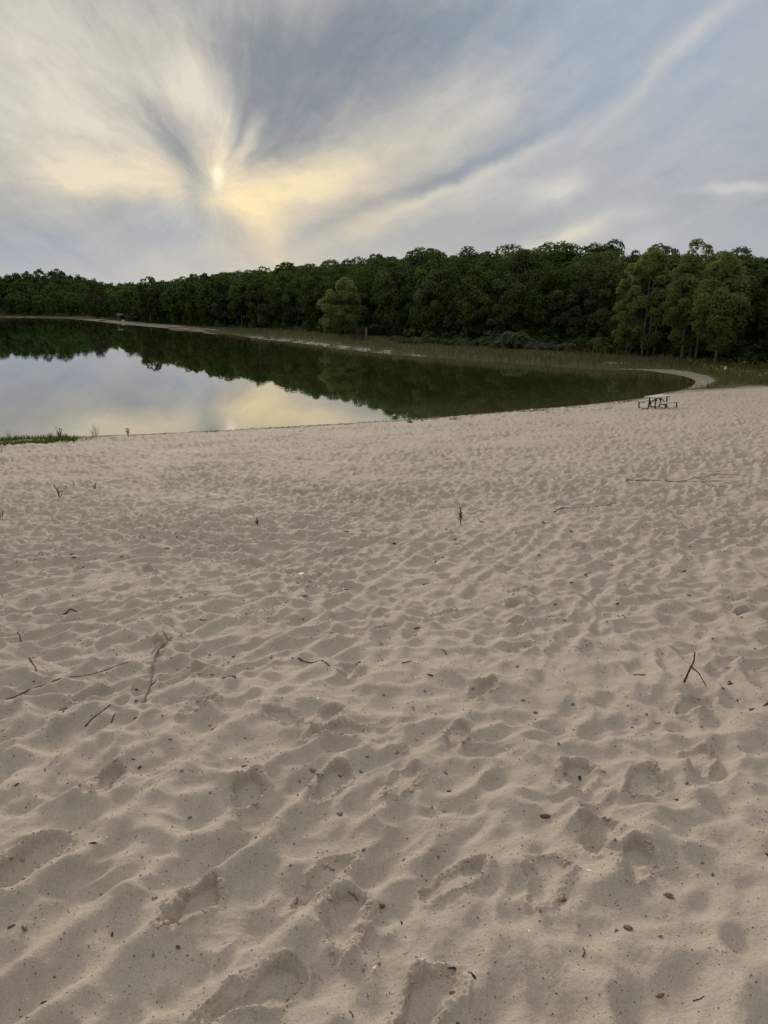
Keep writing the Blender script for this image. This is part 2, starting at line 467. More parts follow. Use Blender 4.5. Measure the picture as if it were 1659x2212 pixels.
def water_material():
    m, k, out = new_mat('lake_water')
    g = k.n('ShaderNodeNewGeometry').outputs['Position']
    calm = k.noise(g, .06, 2, .5)
    amp = k.ramp(calm, .45, .7, .25, 1.0)
    h = k.m('ADD', k.m('MULTIPLY', k.noise(k.vm('MULTIPLY', g, (1, .6, 1)), 1.3, 3, .55), .010), k.m('MULTIPLY', k.noise(g, 5.0, 2, .5), .0016))
    nb = k.n('ShaderNodeBump'); nb.inputs['Distance'].default_value = 1.0
    k.put(nb.inputs['Strength'], k.m('MULTIPLY', amp, .32))
    k.put(nb.inputs['Height'], h)
    fr = k.n('ShaderNodeFresnel'); fr.inputs['IOR'].default_value = 1.5
    f = k.m('POWER', fr.outputs[0], .62)
    tr = k.n('ShaderNodeBsdfTransparent'); tr.inputs[0].default_value = (.84, .88, .70, 1)
    gl = k.n('ShaderNodeBsdfGlossy'); gl.inputs['Roughness'].default_value = 0.0
    gl.inputs['Color'].default_value = (.97, .98, 1.0, 1)
    k.put(gl.inputs['Normal'], nb.outputs[0])
    mx = k.n('ShaderNodeMixShader')
    k.put(mx.inputs[0], f); k.t.links.new(tr.outputs[0], mx.inputs[1]); k.t.links.new(gl.outputs[0], mx.inputs[2])
    k.t.links.new(mx.outputs[0], out.inputs[0])
    return m
def leaf_material(name, a, b, autumn=(.16, .055, .014), hue_var=.25, trans=.25):
    m, k, out = new_mat(name)
    tone = k.n('ShaderNodeAttribute', attribute_name='tone').outputs['Fac']
    turn = k.n('ShaderNodeAttribute', attribute_name='turn').outputs['Fac']
    oi = k.n('ShaderNodeObjectInfo').outputs['Random']
    c = k.mix(tone, a, b)
    f = k.ramp(oi, 0, 1, 1 - hue_var, 1 + hue_var, False)
    hs = k.n('ShaderNodeHueSaturation')
    k.put(hs.inputs['Hue'], k.ramp(k.m('FRACT', k.m('MULTIPLY', oi, 7.31)), 0, 1, .480, .512, False))
    k.put(hs.inputs['Saturation'], k.ramp(k.m('FRACT', k.m('MULTIPLY', oi, 3.77)), 0, 1, .88, 1.12, False))
    k.put(hs.inputs['Value'], f); k.put(hs.inputs['Color'], c)
    c = k.mix(turn, hs.outputs[0], autumn)
    df = k.n('ShaderNodeBsdfDiffuse'); k.put(df.inputs[0], c)
    tl = k.n('ShaderNodeBsdfTranslucent'); k.put(tl.inputs[0], c)
    mx = k.n('ShaderNodeMixShader'); mx.inputs[0].default_value = trans
    k.t.links.new(df.outputs[0], mx.inputs[1]); k.t.links.new(tl.outputs[0], mx.inputs[2])
    k.t.links.new(mx.outputs[0], out.inputs[0])
    return m
M_SAND = sand_material(); M_LAND = land_material(); M_BED = bed_material(); M_WATER = water_material()
M_LEAF = leaf_material('wood_leaves', (.042, .080, .024), (.100, .150, .044))
M_PALE = leaf_material('poplar_leaves', (.160, .225, .055), (.250, .305, .088), hue_var=.10, trans=.5)
M_PINE = leaf_material('pine_needles', (.010, .022, .012), (.020, .034, .016), hue_var=.12)
M_SCRUB = leaf_material('scrub_leaves', (.045, .062, .024), (.075, .088, .040), hue_var=.2)
M_GREYSCRUB = leaf_material('grey_scrub_leaves', (.075, .100, .050), (.118, .142, .080), hue_var=.12)
M_BARK = simple_mat('grey_bark', (.075, .064, .050), .9, .35, 3.0, .1, .2, .02)
M_PALEBARK = simple_mat('pale_poplar_bark', (.20, .19, .165), .9, .35, 2.0, .1, .1, .02)

# ------------------------------------------------------------------ ground: one polar sheet, finer near the viewer
def make_grid():
    th_f = np.linspace(R(-32), R(32), 780)
    th = np.concatenate([th_f, np.linspace(R(32), R(64), 120)[1:], np.linspace(R(64), R(296), 50)[1:-1], np.linspace(R(296), R(328), 120)[:-1]])
    rr = [0.0, .25, .5, .75, 1.0]; r = 1.15
    while r < 72:
        rr.append(r)
        h = 1.6 + .118 * min(r, 40)
        r += max(.0055, .96 * (r * r + h * h) / (h * 769))
    while r < 3000:
        rr.append(r); r *= 1.012 if r < 170 else (1.022 if r < 700 else 1.12)
    rr.append(3200.0)
    return th, np.array(rr)
TH, RR = make_grid()
NT_, NR_ = len(TH), len(RR)
Tg, Rg = np.meshgrid(TH, RR)
X = Rg * np.sin(Tg); Y = Rg * np.cos(Tg)
S = shore_dist(X, Y)
Z = ground_z(X, Y, S)
BEACH = (1 - far_weight(X, Y)) * sstep(.05, 1.2, S) * (1 - sstep(70, 110, Rg))

# tracks, old trodden hollows and wind ripples in the sand
act = (BEACH > 0) & (Rg < 95)
xa, ya = X[act], Y[act]; ra = Rg[act]
ca, sa_ = math.cos(R(68)), math.sin(R(68))          # the drift lines run away to the right
ul = xa * ca + ya * sa_; up_ = -xa * sa_ + ya * ca
wx = perlin(xa * .7, ya * .7, 21) * .22 + perlin(xa * 2.6, ya * 2.6, 22) * .07
wy = perlin(xa * .7, ya * .7, 23) * .22 + perlin(xa * 2.6, ya * 2.6, 24) * .07
h = .118 * (bowls((ul + wx) / .27, (up_ + wy) / .175, 1) - .16)
h += .10 * (bowls((ul + wx * 1.4) / .85, (up_ + wy * 1.4) / .55, 8) - .16) * .42
h += .040 * (bowls((ul + wx) / .13, (up_ + wy) / .095, 5) - .24)
h +=   .030 * perlin(xa / 1.7, ya / 1.7, 31) + .010 * perlin(ul / .8, up_ / .33, 32)
h += .0060 * perlin(xa / .13, ya / .11, 39)
h += .0045 * perlin(xa / .10, ya / .10, 33) + .0016 * perlin(xa / .042, ya / .042, 34)
nearw = 1 - sstep(5, 9, ra)
h += nearw * .0011 * perlin(xa / .018, ya / .018, 35)
# long drag tracks that run up from the left foreground away to the right
for q_, (c_, a_, w_) in enumerate(((.55, .6, .05), (.98, .8, .06), (1.42, 1.1, .06), (1.62, .8, .05), (2.02, .9, .07), (2.30, .6, .05), (2.62, 1.1, .07), (2.86, .7, .05), (3.35, .8, .07), (-.35, .5, .06), (4.1, .5, .08))):
    d_ = up_ + .10 * perlin(ul / 1.6, up_ * 0 + q_ * 3.1, 61) + .03 * perlin(ul / .4, up_ * 0 + q_ * 5.3, 62) - c_
    m_ = a_ * sstep(-.55, .25, perlin(ul / 1.9, up_ * 0 + q_ * 7.7, 63)) * (1 - sstep(9, 15, ra))
    env = np.exp(-(d_ / .16) ** 2) * np.minimum(m_, 1)
    h = h * (1 - .45 * env) + m_ * (.030 * np.exp(-(d_ / w_) ** 2) - .022 * np.exp(-((d_ - 1.9 * w_) / (1.2 * w_)) ** 2))
h *= (1 + .55 * sstep(4, 13, ra)) * (1.10 + .6 * perlin(xa / 3.1, ya / 3.1, 38))
DZ = np.zeros_like(Z); DZ[act] = h * BEACH[act]

def stamp(x0, y0, ang, L=.29, W=.115, depth=.035, rim=.014, crumb=.007, flat=.5, seed=0):
    """tread one shoe print into the sheet: a hollow with a crumbling lip"""
    rad = L * 1.3
    r0 = math.hypot(x0, y0); t0 = math.atan2(x0, y0)
    i0, i1 = np.searchsorted(RR, (r0 - rad, r0 + rad)); dt = rad / max(r0, .3)
    j = np.where(np.abs(TH[:780] - t0) < dt)[0]
    if len(j) == 0 or i1 - i0 < 2: return
    sl = (slice(i0, i1), slice(j[0], j[-1] + 1))
    x = X[sl] - x0; y = Y[sl] - y0
    cx, cy = math.sin(ang), math.cos(ang)             # heading measured from +Y
    a = x * cx + y * cy; b = x * cy - y * cx
    n = perlin(X[sl] / .06, Y[sl] / .06, 40 + seed) * .014 + perlin(X[sl] / .018, Y[sl] / .018, 41 + seed) * .005
    waist = W / 2 * (.86 + .22 * np.cos((a / L * 2 - .35) * PI * .9))
    q = np.sqrt((np.maximum(np.abs(a) - (L / 2 - W / 2), 0)) ** 2 + (b * (W / 2) / waist) ** 2)
    e = W / 2 - q + n                                 # positive inside
    away = (x * .30 + y * .95) / (L * .5) + .5 * math.sin(seed * 2.3)
    wall = sstep(-.004, np.where(away > -9, .016 + .055 * (1 - sstep(-.5, .5, away)), .02), e)
    bowl = sstep(-.03, .07, e)
    tilt = 1 + .35 * np.sin(seed * 1.7 + a / L * 3)
    base = DZ[sl]
    low = base.mean()
    dz = -depth * tilt * (wall * flat + bowl * (1 - flat))
    rimv = rim * np.exp(-((e + .022) / .017) ** 2) * (1 + 1.4 * perlin(X[sl] / .06, Y[sl] / .06, 47 + seed))
    cr = crumb * np.exp(-((e + .004) / .02) ** 2) * perlin(X[sl] / .012, Y[sl] / .012, 44 + seed)
    DZ[sl] = base * (1 - .6 * wall) + low * .6 * wall + dz + rimv + cr
PRINTS = [
    (-1.26, 3.03, 11, 0.050), (-0.64, 2.13, 17, 0.050), (-0.21, 2.27, 28, 0.050), (0.24, 2.23, 51, 0.045), (0.86, 2.98, 14, 0.050),
    (0.55, 3.97, 29, 0.045), (0.36, 3.39, 14, 0.050), (-0.30, 3.62, 11, 0.035), (-0.22, 4.41, 9, 0.040), (-1.19, 4.47, 16, 0.040),
    (-0.59, 2.88, 5, 0.030), (0.07, 2.94, 20, 0.035), (-0.24, 2.94, 19, 0.040), (-1.32, 2.49, 28, 0.030), (-1.35, 2.34, -2, 0.045),
    (1.41, 3.05, 25, 0.045), (1.63, 3.65, 47, 0.045), (-0.37, 1.73, 52, 0.030), (-0.70, 7.16, 16, 0.045), (-0.58, 8.40, 28, 0.040),
    (-1.08, 5.75, 29, 0.040), (-0.10, 5.24, 29, 0.040), (1.05, 5.81, 19, 0.045), (0.80, 2.48, 22, 0.040), (0.11, 1.67, 36, 0.050),
    (0.87, 2.27, 24, 0.040), (0.55, 2.20, 21, 0.020), (-1.04, 3.88, 16, 0.035), (0.99, 5.28, 20, 0.045), (-0.88, 6.27, 11, 0.035),
    (0.92, 4.69, 22, 0.040), (1.18, 6.35, 44, 0.040), (2.87, 5.81, 33, 0.040), (1.09, 2.86, 35, 0.030), (-0.12, 2.03, 1, 0.025),
    (-1.74, 4.16, 51, 0.035), (0.44, 5.62, 45, 0.030), (-0.52, 3.67, -41, 0.025), (2.03, 4.23, 50, 0.030), (-0.25, 3.45, 62, 0.030),]
for i, (px_, py_, hd, dp) in enumerate(PRINTS):
    stamp(px_, py_, R(hd), .29 + .03 * ((i * 7) % 5 - 2) / 2, .115, dp * .88, .010, .009, .55, i % 9)
# older prints across the rest of the beach, singly and in strings
pr = np.random.default_rng(77)
OLD = []
for w_ in range(64):
    x0, y0 = pr.uniform(-16, 24), pr.uniform(5, 44); hd = pr.normal(R(35), R(50)); st = .68
    for q in range(pr.integers(4, 12)):
        side = .11 * (1 if q % 2 else -1)
        OLD.append((x0 + side * math.cos(hd), y0 - side * math.sin(hd), hd + pr.normal(0, .12)))
        hd += pr.normal(0, .06); x0 += st * math.sin(hd); y0 += st * math.cos(hd)
for q in range(170):
    OLD.append((pr.uniform(-11, 13), pr.uniform(4, 26), pr.normal(R(30), R(60))))
for i, (x0, y0, hd) in enumerate(OLD):
    r_ = math.hypot(x0, y0)
    if r_ < 4.2 or shore_dist(np.array([x0]), np.array([y0]))[0] < 1.5: continue
    stamp(x0, y0, hd, .31, .14, pr.uniform(.028, .058), .016, .010, pr.uniform(.35, .95), i % 9)
DZ[act] = np.clip(DZ[act], -.13, .13)
Z = Z + DZ
farm = far_weight(X, Y)
fm = (S > 0) & (farm > 0)
Z[fm] += (.10 * perlin(X[fm] / 3.0, Y[fm] / 3.0, 51) * sstep(.5, 4, S[fm])) * farm[fm]
Z[S > 0] = np.maximum(Z[S > 0], .012)

def zat(x, y):
    """ground height of the finished sheet"""
    r = math.hypot(x, y); t = math.atan2(x, y)
    if t < TH[0]: t += 2 * PI
    j = int(np.clip(np.searchsorted(TH, t) - 1, 0, NT_ - 2)); i = int(np.clip(np.searchsorted(RR, r) - 1, 0, NR_ - 2))
    u = (t - TH[j]) / (TH[j + 1] - TH[j]); v = (r - RR[i]) / (RR[i + 1] - RR[i])
    u, v = min(max(u, 0), 1), min(max(v, 0), 1)
    return float((Z[i, j] * (1 - u) + Z[i, j + 1] * u) * (1 - v) + (Z[i + 1, j] * (1 - u) + Z[i + 1, j + 1] * u) * v)

fe = forest_edge(X, Y)
wood_a = sstep(-2, 2, S - fe) * farm
n_a = perlin(X / 4, Y / 4, 61)
strip = 1.0 + .8 * n_a
# width of bare sand between the water and the turf: a path round the right end, mud bars, the far sandy point
bare = -1.2 + 2.5 * sstep(22, 26, X) * (1 - sstep(78, 86, Y)) + 2.9 * sstep(-34, -26, X) * (1 - sstep(2, 8, X)) * (n_a > -.1) \
    + 8 * sstep(-175, -165, X) * (1 - sstep(-80, -38, X)) * (Y < 500)
veg_a = sstep(-.6, .8, S - bare) * farm * np.where(X > 20, sstep(56, 60.5, Y - .1 * (X - 26) + 1.2 * n_a), 1)
pond = np.exp(-((X - 37.5) / 5.0) ** 2 - ((Y - 63) / .9) ** 2) + np.exp(-((X - 25.5) / 1.7) ** 2 - ((Y - 86.5) / .6) ** 2)
veg_a = veg_a * (1 - np.clip(pond * 1.3, 0, 1))
wet_a = np.maximum((1 - sstep(.15, 1.4, S + .25 * n_a)) * (S > -1), 0)

quad_i, quad_j = np.meshgrid(np.arange(1, NR_ - 1), np.arange(NT_), indexing='ij')
jn = (quad_j + 1) % NT_
idx = lambda i, j: i * NT_ + j
Q = np.stack([idx(quad_i, quad_j), idx(quad_i + 1, quad_j), idx(quad_i + 1, jn), idx(quad_i, jn)], -1).reshape(-1, 4)[:, ::-1]
Sf = S.ravel()[Q].max(1); Ff = (farm * 1.0).ravel()[Q].mean(1); Wf = wood_a.ravel()[Q].mean(1)
Vf = veg_a.ravel()[Q].mean(1)
V3 = np.stack([X, Y, Z], -1).reshape(-1, 3)
def piece(name, mask, mat, **attrs):
    q = Q[mask]; u, inv = np.unique(q.ravel(), return_inverse=True)
    ob = link_mesh(name, V3[u], inv.reshape(-1, 4), mat, None, True, {a: ('POINT', v.ravel()[u]) for a, v in attrs.items()})
    return tag(ob, kind='structure')
land = Sf > 0
near_sand = land & (Ff <= .5)
piece('sand_beach', near_sand, M_SAND, wet=wet_a)
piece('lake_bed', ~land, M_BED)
piece('hillside', land & ~near_sand & (Wf > .5), M_LAND, veg=veg_a, wood=wood_a)
piece('meadow', land & ~near_sand & (Wf <= .5), M_LAND, veg=veg_a, wood=wood_a)
# centre of the sheet, under the viewer
cq = [tuple(int(NT_ + j) for j in range(NT_))]
link_mesh('sand_hollow', [tuple(p) for p in V3[:2 * NT_]], [tuple(reversed(cq[0]))], M_SAND)['kind'] = 'structure'
wm = link_mesh('lake_water', [(-560, -60, 0), (60, -60, 0), (60, 680, 0), (-560, 680, 0)], [(0, 1, 2, 3)], M_WATER)
tag(wm, kind='structure')
print('grid', NR_, NT_, NR_ * NT_)

# ------------------------------------------------------------------ foliage meshes
def leaf_quads(centres, normals, size, g, aspect=.62):
    """one bent rhombus of foliage at each point"""
    n = len(centres)
    N = normals / (np.linalg.norm(normals, axis=1)[:, None] + 1e-9)
    A = g.normal(size=(n, 3)); A -= (A * N).sum(1)[:, None] * N; A /= np.linalg.norm(A, axis=1)[:, None] + 1e-9
    B = np.cross(N, A)
    s = (size * g.uniform(.6, 1.35, n))[:, None]
    bend = N * s * .16
    v = np.stack([centres - A * s * .5 - bend, centres - B * s * aspect * .5, centres + A * s * .5 - bend, centres + B * s * aspect * .5], 1)
    return v.reshape(-1, 3), np.arange(n * 4).reshape(n, 4)
def unit(g, n):
    v = g.normal(size=(n, 3)); return v / np.linalg.norm(v, axis=1)[:, None]
def crown_data(g, lobes, rad, per, size, squash=.75, rnd=.7, turn_lobes=0, hub=(0, 0, 7)):
    C, Nn, tone, turn = [], [], [], []
    lobes = np.asarray(lobes); rad = np.asarray(rad)
    for i, (c, r) in enumerate(zip(lobes, rad)):
        n = max(22, int(per * (r / rad.mean()) ** 2))
        d = unit(g, n); d[:, 2] = np.where(d[:, 2] < -.5, -d[:, 2], d[:, 2])
        rr = r * g.uniform(.55, 1.05, n) ** .6
        C.append(c + d * rr[:, None] * np.array((1, 1, squash)))
        out = (c - np.array(hub)); out = out / (np.linalg.norm(out) + 1e-6)
        Nn.append(d * .8 + out * .35 + unit(g, n) * rnd + np.array((0, 0, .25)))
        lt = g.uniform(0, 1)
        tone.append(np.clip(lt * .6 + g.uniform(0, .55, n) - .05, 0, 1))
        turn.append((g.random(n) < (.75 if i < turn_lobes else .006)) * g.uniform(.4, 1, n))
    C = np.concatenate(C); Nn = np.concatenate(Nn)
    v, f = leaf_quads(C, Nn, size, g)
    return v, f, np.concatenate(tone), np.concatenate(turn)
def mesh_only(name, v, f, mat, tone=None, turn=None):
    ob = link_mesh(name, v, f, mat, None, False, {'tone': ('FACE', tone), 'turn': ('FACE', turn)} if tone is not None else None)
    me = ob.data; bpy.data.objects.remove(ob); return me
def broad_lobes(g, cz, rx, rz, n, low=-.75):
    L, Rr = [], []
    while len(L) < n:
        d = unit(g, 1)[0]
        if d[2] < low: continue
        k = g.uniform(.62, 1.0)
        bump_ = 1 + .22 * math.sin(3 * math.atan2(d[1], d[0]) + 9 * cz)
        L.append((d[0] * rx * k * bump_, d[1] * rx * k * bump_, cz + d[2] * rz * k)); Rr.append(g.uniform(.9, 1.6) * rx / 3.4)
    return np.array(L), np.array(Rr)
def trunk_mesh(g, h, r0, spread, nl, mat, lean=.3, name='trunk'):
    m = MB()
    path = [(lean * math.sin(t * 2.1) * t * .6, lean * .6 * math.sin(t * 3.3 + 1) * t, -.3 + (h + .3) * t) for t in np.linspace(0, 1, 7)]
    m.tube(path, r0 * np.array([1.35, 1.0, .9, .78, .62, .42, .18]), 7)
    for i in range(nl):
        t = .32 + .6 * i / nl; a = i * 2.4 + g.uniform(-.4, .4)
        k = int(t * 6); b = np.array(path[k]) * (1 - (t * 6 - k)) + np.array(path[min(k + 1, 6)]) * (t * 6 - k)
        l = spread * (1.15 - .6 * t) * g.uniform(.7, 1.1)
        e = b + np.array((math.cos(a) * l, math.sin(a) * l, l * g.uniform(.45, .9)))
        mid = (b + e) / 2 + np.array((0, 0, -.08 * l))
        m.tube([b, mid, e], [r0 * .42 * (1.1 - .6 * t), r0 * .26, r0 * .07], 5)
    me_o = m.build(name, mat, None, True); me = me_o.data; bpy.data.objects.remove(me_o); return me

fg = np.random.default_rng(101)
CROWNS, LOWCROWNS = [], []
specs = [(8.3, 3.6, 4.7, 52, 0), (8.0, 2.9, 5.2, 46, 0), (8.2, 4.3, 4.2, 58, 0), (6.9, 3.4, 6.4, 62, 0), (6.6, 3.0, 6.3, 56, 0), (8.3, 3.5, 4.6, 50, 4)]
for i, (cz, rx, rz, n, tl) in enumerate(specs):
    L, Rr = broad_lobes(fg, cz, rx, rz, n, -.95 if i in (3, 4) else -.7)
    v, f, a, b = crown_data(fg, L, Rr, 140, .42, .9, turn_lobes=tl, hub=(0, 0, cz))
    CROWNS.append(mesh_only('crown', v, f, M_LEAF, a, b))
    v, f, a, b = crown_data(fg, L, Rr, 46, .72, .9, turn_lobes=tl, hub=(0, 0, cz))
    LOWCROWNS.append((v, f, a, b, mesh_only('crown', v, f, M_LEAF, a, b)))
def pine_data(g, per, size):
    L, Rr = [], []
    for t in np.linspace(0, 1, 24):
        r = 2.4 * (1 - t) ** .85 + .10; n = max(1, int(7 * (1 - t)) + 1)
        for q in range(n):
            a = q * 2 * PI / n + t * 7
            L.append((math.cos(a) * r * .72, math.sin(a) * r * .72, 3 + 11.5 * t + g.uniform(-.2, .2))); Rr.append(.52 + .40 * r / 2.5)
    return crown_data(g, np.array(L), np.array(Rr), per, size, .75, .5, 0, (0, 0, 7))
PINE = mesh_only('crown', *(lambda d: (d[0], d[1], M_PINE, d[2], d[3]))(pine_data(fg, 70, .36)))
TRUNKS = [trunk_mesh(fg, 9.5, .20, 3.0, 7, M_BARK), trunk_mesh(fg, 10.5, .17, 2.4, 7, M_BARK, .5)]
PINETRUNK = trunk_mesh(fg, 13.5, .18, .8, 4, M_BARK, .05)

def plant_tree(x, y, crown, trunk, h, rz, label, cat='tree', group=None, name='broadleaf_tree', unit_h=13.0, wide=1.0, z=None):
    s = h / unit_h
    t = empty(name, (x, y, (zat(x, y) if z is None else z) - .05), rz, label, cat, group)
    t.scale = (s * wide, s * wide, s)
    share('trunk', trunk, t); share('crown', crown, t)
    return t

# the wood on the rise behind the lake
def wood_points():
    g = np.random.default_rng(404); P = []
    cell = {}
    cand = []
    n = 60000
    a = g.uniform(R(-33), R(33), n); r = np.exp(g.uniform(math.log(62), math.log(760), n))
    x, y = r * np.sin(a), r * np.cos(a)
    s = shore_dist(x, y); f = forest_edge(x, y)
    ok = (s > f + .5) & (s < f + 21 + .05 * r + 34 * (r > 440) * (x < -200)) & (far_weight(x, y) > .99) & ~((x > 20) & (y < 80) & (x < 40 + (y - 62) * .0)) & ~((x > 36) & (y < 68))
    x, y, r, d = x[ok], y[ok], r[ok], (s - f)[ok]
    order = np.argsort(d + g.uniform(0, 6, len(d)))
    for i in order:
        sp = 3.5 + .0085 * min(r[i], 430)
        k = (int(x[i] // 12), int(y[i] // 12)); hit_ = False
        for p in range(-1, 2):
            for q in range(-1, 2):
                for (u, v) in cell.get((k[0] + p, k[1] + q), ()):
                    if (u - x[i]) ** 2 + (v - y[i]) ** 2 < sp * sp: hit_ = True; break
                if hit_: break
            if hit_: break
        if hit_: continue
        cell.setdefault(k, []).append((x[i], y[i])); P.append((x[i], y[i], r[i], d[i]))
    return P
WP = wood_points()
wg = np.random.default_rng(7)
near_wp = sorted(WP, key=lambda p: (p[2] + (0 if p[3] < 12 else 45)) if p[2] < 430 else 9999)
single, rest = [p for p in near_wp[:288] if p[2] < 430], near_wp[288:]
rest += [p for p in near_wp[:288] if p[2] >= 430]
print('wood', len(WP), len(single), len(rest))
for (x, y, r, d) in single:
    pine = wg.random() < .035 and d > 8
    edge = d < 7
    ci = wg.choice([3, 4, 4, 3, 1]) if edge else wg.choice([0, 1, 2, 0, 2, 5] if wg.random() < .5 else [0, 1, 2])
    h = (wg.uniform(12.0, 15.0) if not edge else wg.uniform(10.5, 13.5)) * (1 + .16 * float(sstep(110, 220, r))) * (1 - .16 * float(sstep(12, 30, x) * (1 - sstep(120, 150, r))))
    if pine:
        plant_tree(x, y, PINE, PINETRUNK, wg.uniform(13.0, 15.0), wg.uniform(0, 6), 'dark pointed pine rising among the rounded crowns of the wood', 'pine tree', 'pines scattered through the wood', 'pine_tree', 14.5)
        continue
    far = r > 230
    cm = LOWCROWNS[ci][4] if far else CROWNS[ci]
    zone = 'at the far left of the lake' if r > 300 else ('behind the sandy far beach' if r > 200 else ('behind the rail fence and solitary tree' if r > 140 else ('behind the reeds at the middle of the far shore' if x < 20 else 'behind the pale poplars on the right')))
    sky_ = d > 24
    if edge: lab, grp = ('leafy front edge tree ' + zone, 'trees along the front edge of the wood')
    elif ci == 5: lab, grp = ('rounded tree with some rusty orange leaves ' + zone, 'trees in the wood turning orange')
    else: lab, grp = (('dark skyline tree of the wood ' if sky_ else 'dark green tree within the wood ') + zone, 'dark trees filling the wooded rise')
    plant_tree(x, y, cm, TRUNKS[int(wg.integers(0, 2))], h, wg.uniform(0, 6.28), lab, 'tree', grp, 'broadleaf_tree', 13.0, wg.uniform(.9, 1.15))
# the remainder, far off, reads as one mass
vs, fs, ts, us = [], [], [], []; off = 0
for (x, y, r, d) in rest:
    v, f, a, b, _ = LOWCROWNS[int(wg.integers(0, 6))] if d > 7 else LOWCROWNS[int(wg.integers(3, 5))]
    keep = wg.random(len(f)) < (.25 if r > 430 else .32)
    v = v.reshape(-1, 4, 3)[keep].reshape(-1, 3); a, b = a[keep], b[keep]
    ctr = v.reshape(-1, 4, 3).mean(1, keepdims=True)
    v = ((v.reshape(-1, 4, 3) - ctr) * 1.95 + ctr).reshape(-1, 3)
    t = wg.uniform(0, 6.28); s = wg.uniform(.95, 1.3)
    c_, s_ = math.cos(t), math.sin(t)
    w = np.stack([(v[:, 0] * c_ - v[:, 1] * s_) * s + x, (v[:, 0] * s_ + v[:, 1] * c_) * s + y, v[:, 2] * s + zat(x, y)], 1)
    vs.append(w); fs.append(np.arange(len(w)).reshape(-1, 4) + off); off += len(w)
    ts.append(np.clip(a * .7 + wg.uniform(-.1, .4), 0, 1)); us.append(b)
fw = link_mesh('distant_wood', np.concatenate(vs), np.concatenate(fs), M_LEAF, None, False,
               {'tone': ('FACE', np.concatenate(ts)), 'turn': ('FACE', np.concatenate(us))})
tag(fw, 'far wood of dark trees beyond the lake and behind the nearer trees', 'wood', None, 'stuff')

ug = np.random.default_rng(17)
n = 120000
a = ug.uniform(R(-31), R(32), n); r = np.exp(ug.uniform(math.log(70), math.log(700), n))
x, y = r * np.sin(a), r * np.cos(a)
d = shore_dist(x, y) - forest_edge(x, y)
ok = (d > .2) & (d < 24) & (far_weight(x, y) > .99) & ~((x > 20) & (y < 80))
x, y, r = x[ok], y[ok], r[ok]
C = np.stack([x, y, np.array([zat(p, q) for p, q in zip(x, y)]) + (ug.random(len(x)) ** 1.2) * (5.4 + .010 * r) * np.clip(.35 + d[ok] / 6, 0, 1)], 1)
v, f_ = leaf_quads(C, unit(ug, len(C)) + (0, -.3, .4), .8 + .0028 * r, ug, .8)
un = link_mesh('undergrowth', v, f_, M_LEAF, None, False, {'tone': ('FACE', ug.random(len(C)) * .8), 'turn': ('FACE', (ug.random(len(C)) < .01) * .8)})
tag(un, 'dark saplings and undergrowth filling the wood below the crowns', 'undergrowth', None, 'stuff')

# the paler trees that stand in front of the wood
def pale_tree(pos, h, half, label, lob=70, per=110, size=.26, peak=.42, stems=((0, 0),), low=.12, name='poplar_tree', mat=None, seed=1, tops=((0, 0, 1.0),)):
    g = np.random.default_rng(seed)
    L, Rr = [], []
    for i in range(lob):
        ox, oy, hh = tops[i % len(tops)]
        t = low + (1 - low) * g.random() ** .85
        prof = math.sin(PI * min(max((t - low) / (1.06 - low), 0), 1) ** (math.log(.5) / math.log(peak))) ** .75
        a = g.uniform(0, 2 * PI); q = g.uniform(.35, 1.0) ** .6
        L.append((ox + math.cos(a) * half * prof * q, oy + math.sin(a) * half * prof * q, h * hh * t)); Rr.append(half * (.17 + .17 * prof) * g.uniform(.8, 1.25))
    v, f, a, b = crown_data(g, L, Rr, per, size, .95, .8, 0, (0, 0, h * .45))
    t = empty(name, (pos[0], pos[1], zat(*pos) - .03), 0, label, 'tree')
    for k, (sx, sy) in enumerate(stems):
        m = MB()
        hh = h * (.86 - .1 * k)
        m.tube([(sx, sy, -.2), (sx * 1.1, sy, h * .2), (sx * .9 + .1, sy * .8, h * .45), (sx * .7, sy * .6, hh)], np.array([.17, .13, .10, .03]) * h / 11, 7)
        tk = m.build('trunk', M_PALEBARK, t, True)
        for j in range(7):
            m = MB()
            zt = hh * (.22 + .1 * j); aa = j * 2.4 + k
            m.tube([(sx, sy, zt), (sx + math.cos(aa) * half * .35, sy + math.sin(aa) * half * .35, zt + half * .3), (sx + math.cos(aa) * half * .6, sy + math.sin(aa) * half * .6, zt + half * .75)], [.05, .03, .012], 5)
            m.build('limb', M_PALEBARK, tk, True)
    link_mesh('crown', v, f, mat or M_PALE, t, False, {'tone': ('FACE', a), 'turn': ('FACE', b * .3)})
    return t
pale_tree((29.413, 95.317), 10.4, 1.75, 'slim pale poplar leftmost of the group right of the lake', 95, 150, .25, .40, ((0, 0), (.5, .2)), .06, seed=11)
pale_tree((31.274, 93.776), 12.2, 2.35, 'tall pale green poplar with bare grey stems showing low down its crown', 120, 150, .25, .45, ((-.4, 0), (.3, .2), (.9, -.1)), .07, seed=12)
pale_tree((34.052, 88.231), 12.6, 2.2, 'tallest pale poplar on several thin stems, left neighbour of the single trunked tree', 120, 150, .25, .48, ((-.5, 0), (.5, .3), (.9, -.3)), .11, seed=13, tops=((.3, 0, 1.0), (-.7, 0, .86)))
pale_tree((34.889, 82.328), 10.9, 2.5, 'pale leafy tree on one stout trunk above the yellow flowers', 120, 150, .26, .42, ((0, 0),), .13, seed=14)
pale_tree((41.372, 82.971), 9.6, 2.2, 'pale tree cut off by the right edge of the view', 90, 150, .26, .4, ((0, 0),), .12, seed=15)
pale_tree((-8.753, 157.751), 11.0, 2.9, 'solitary light green tree leaning over the reeds on the far shore', 110, 130, .36, .42, ((0, 0), (.9, .2)), .10, 'broadleaf_tree', seed=16, tops=((1.2, 0, 1.0), (-1.5, 0, .80)))
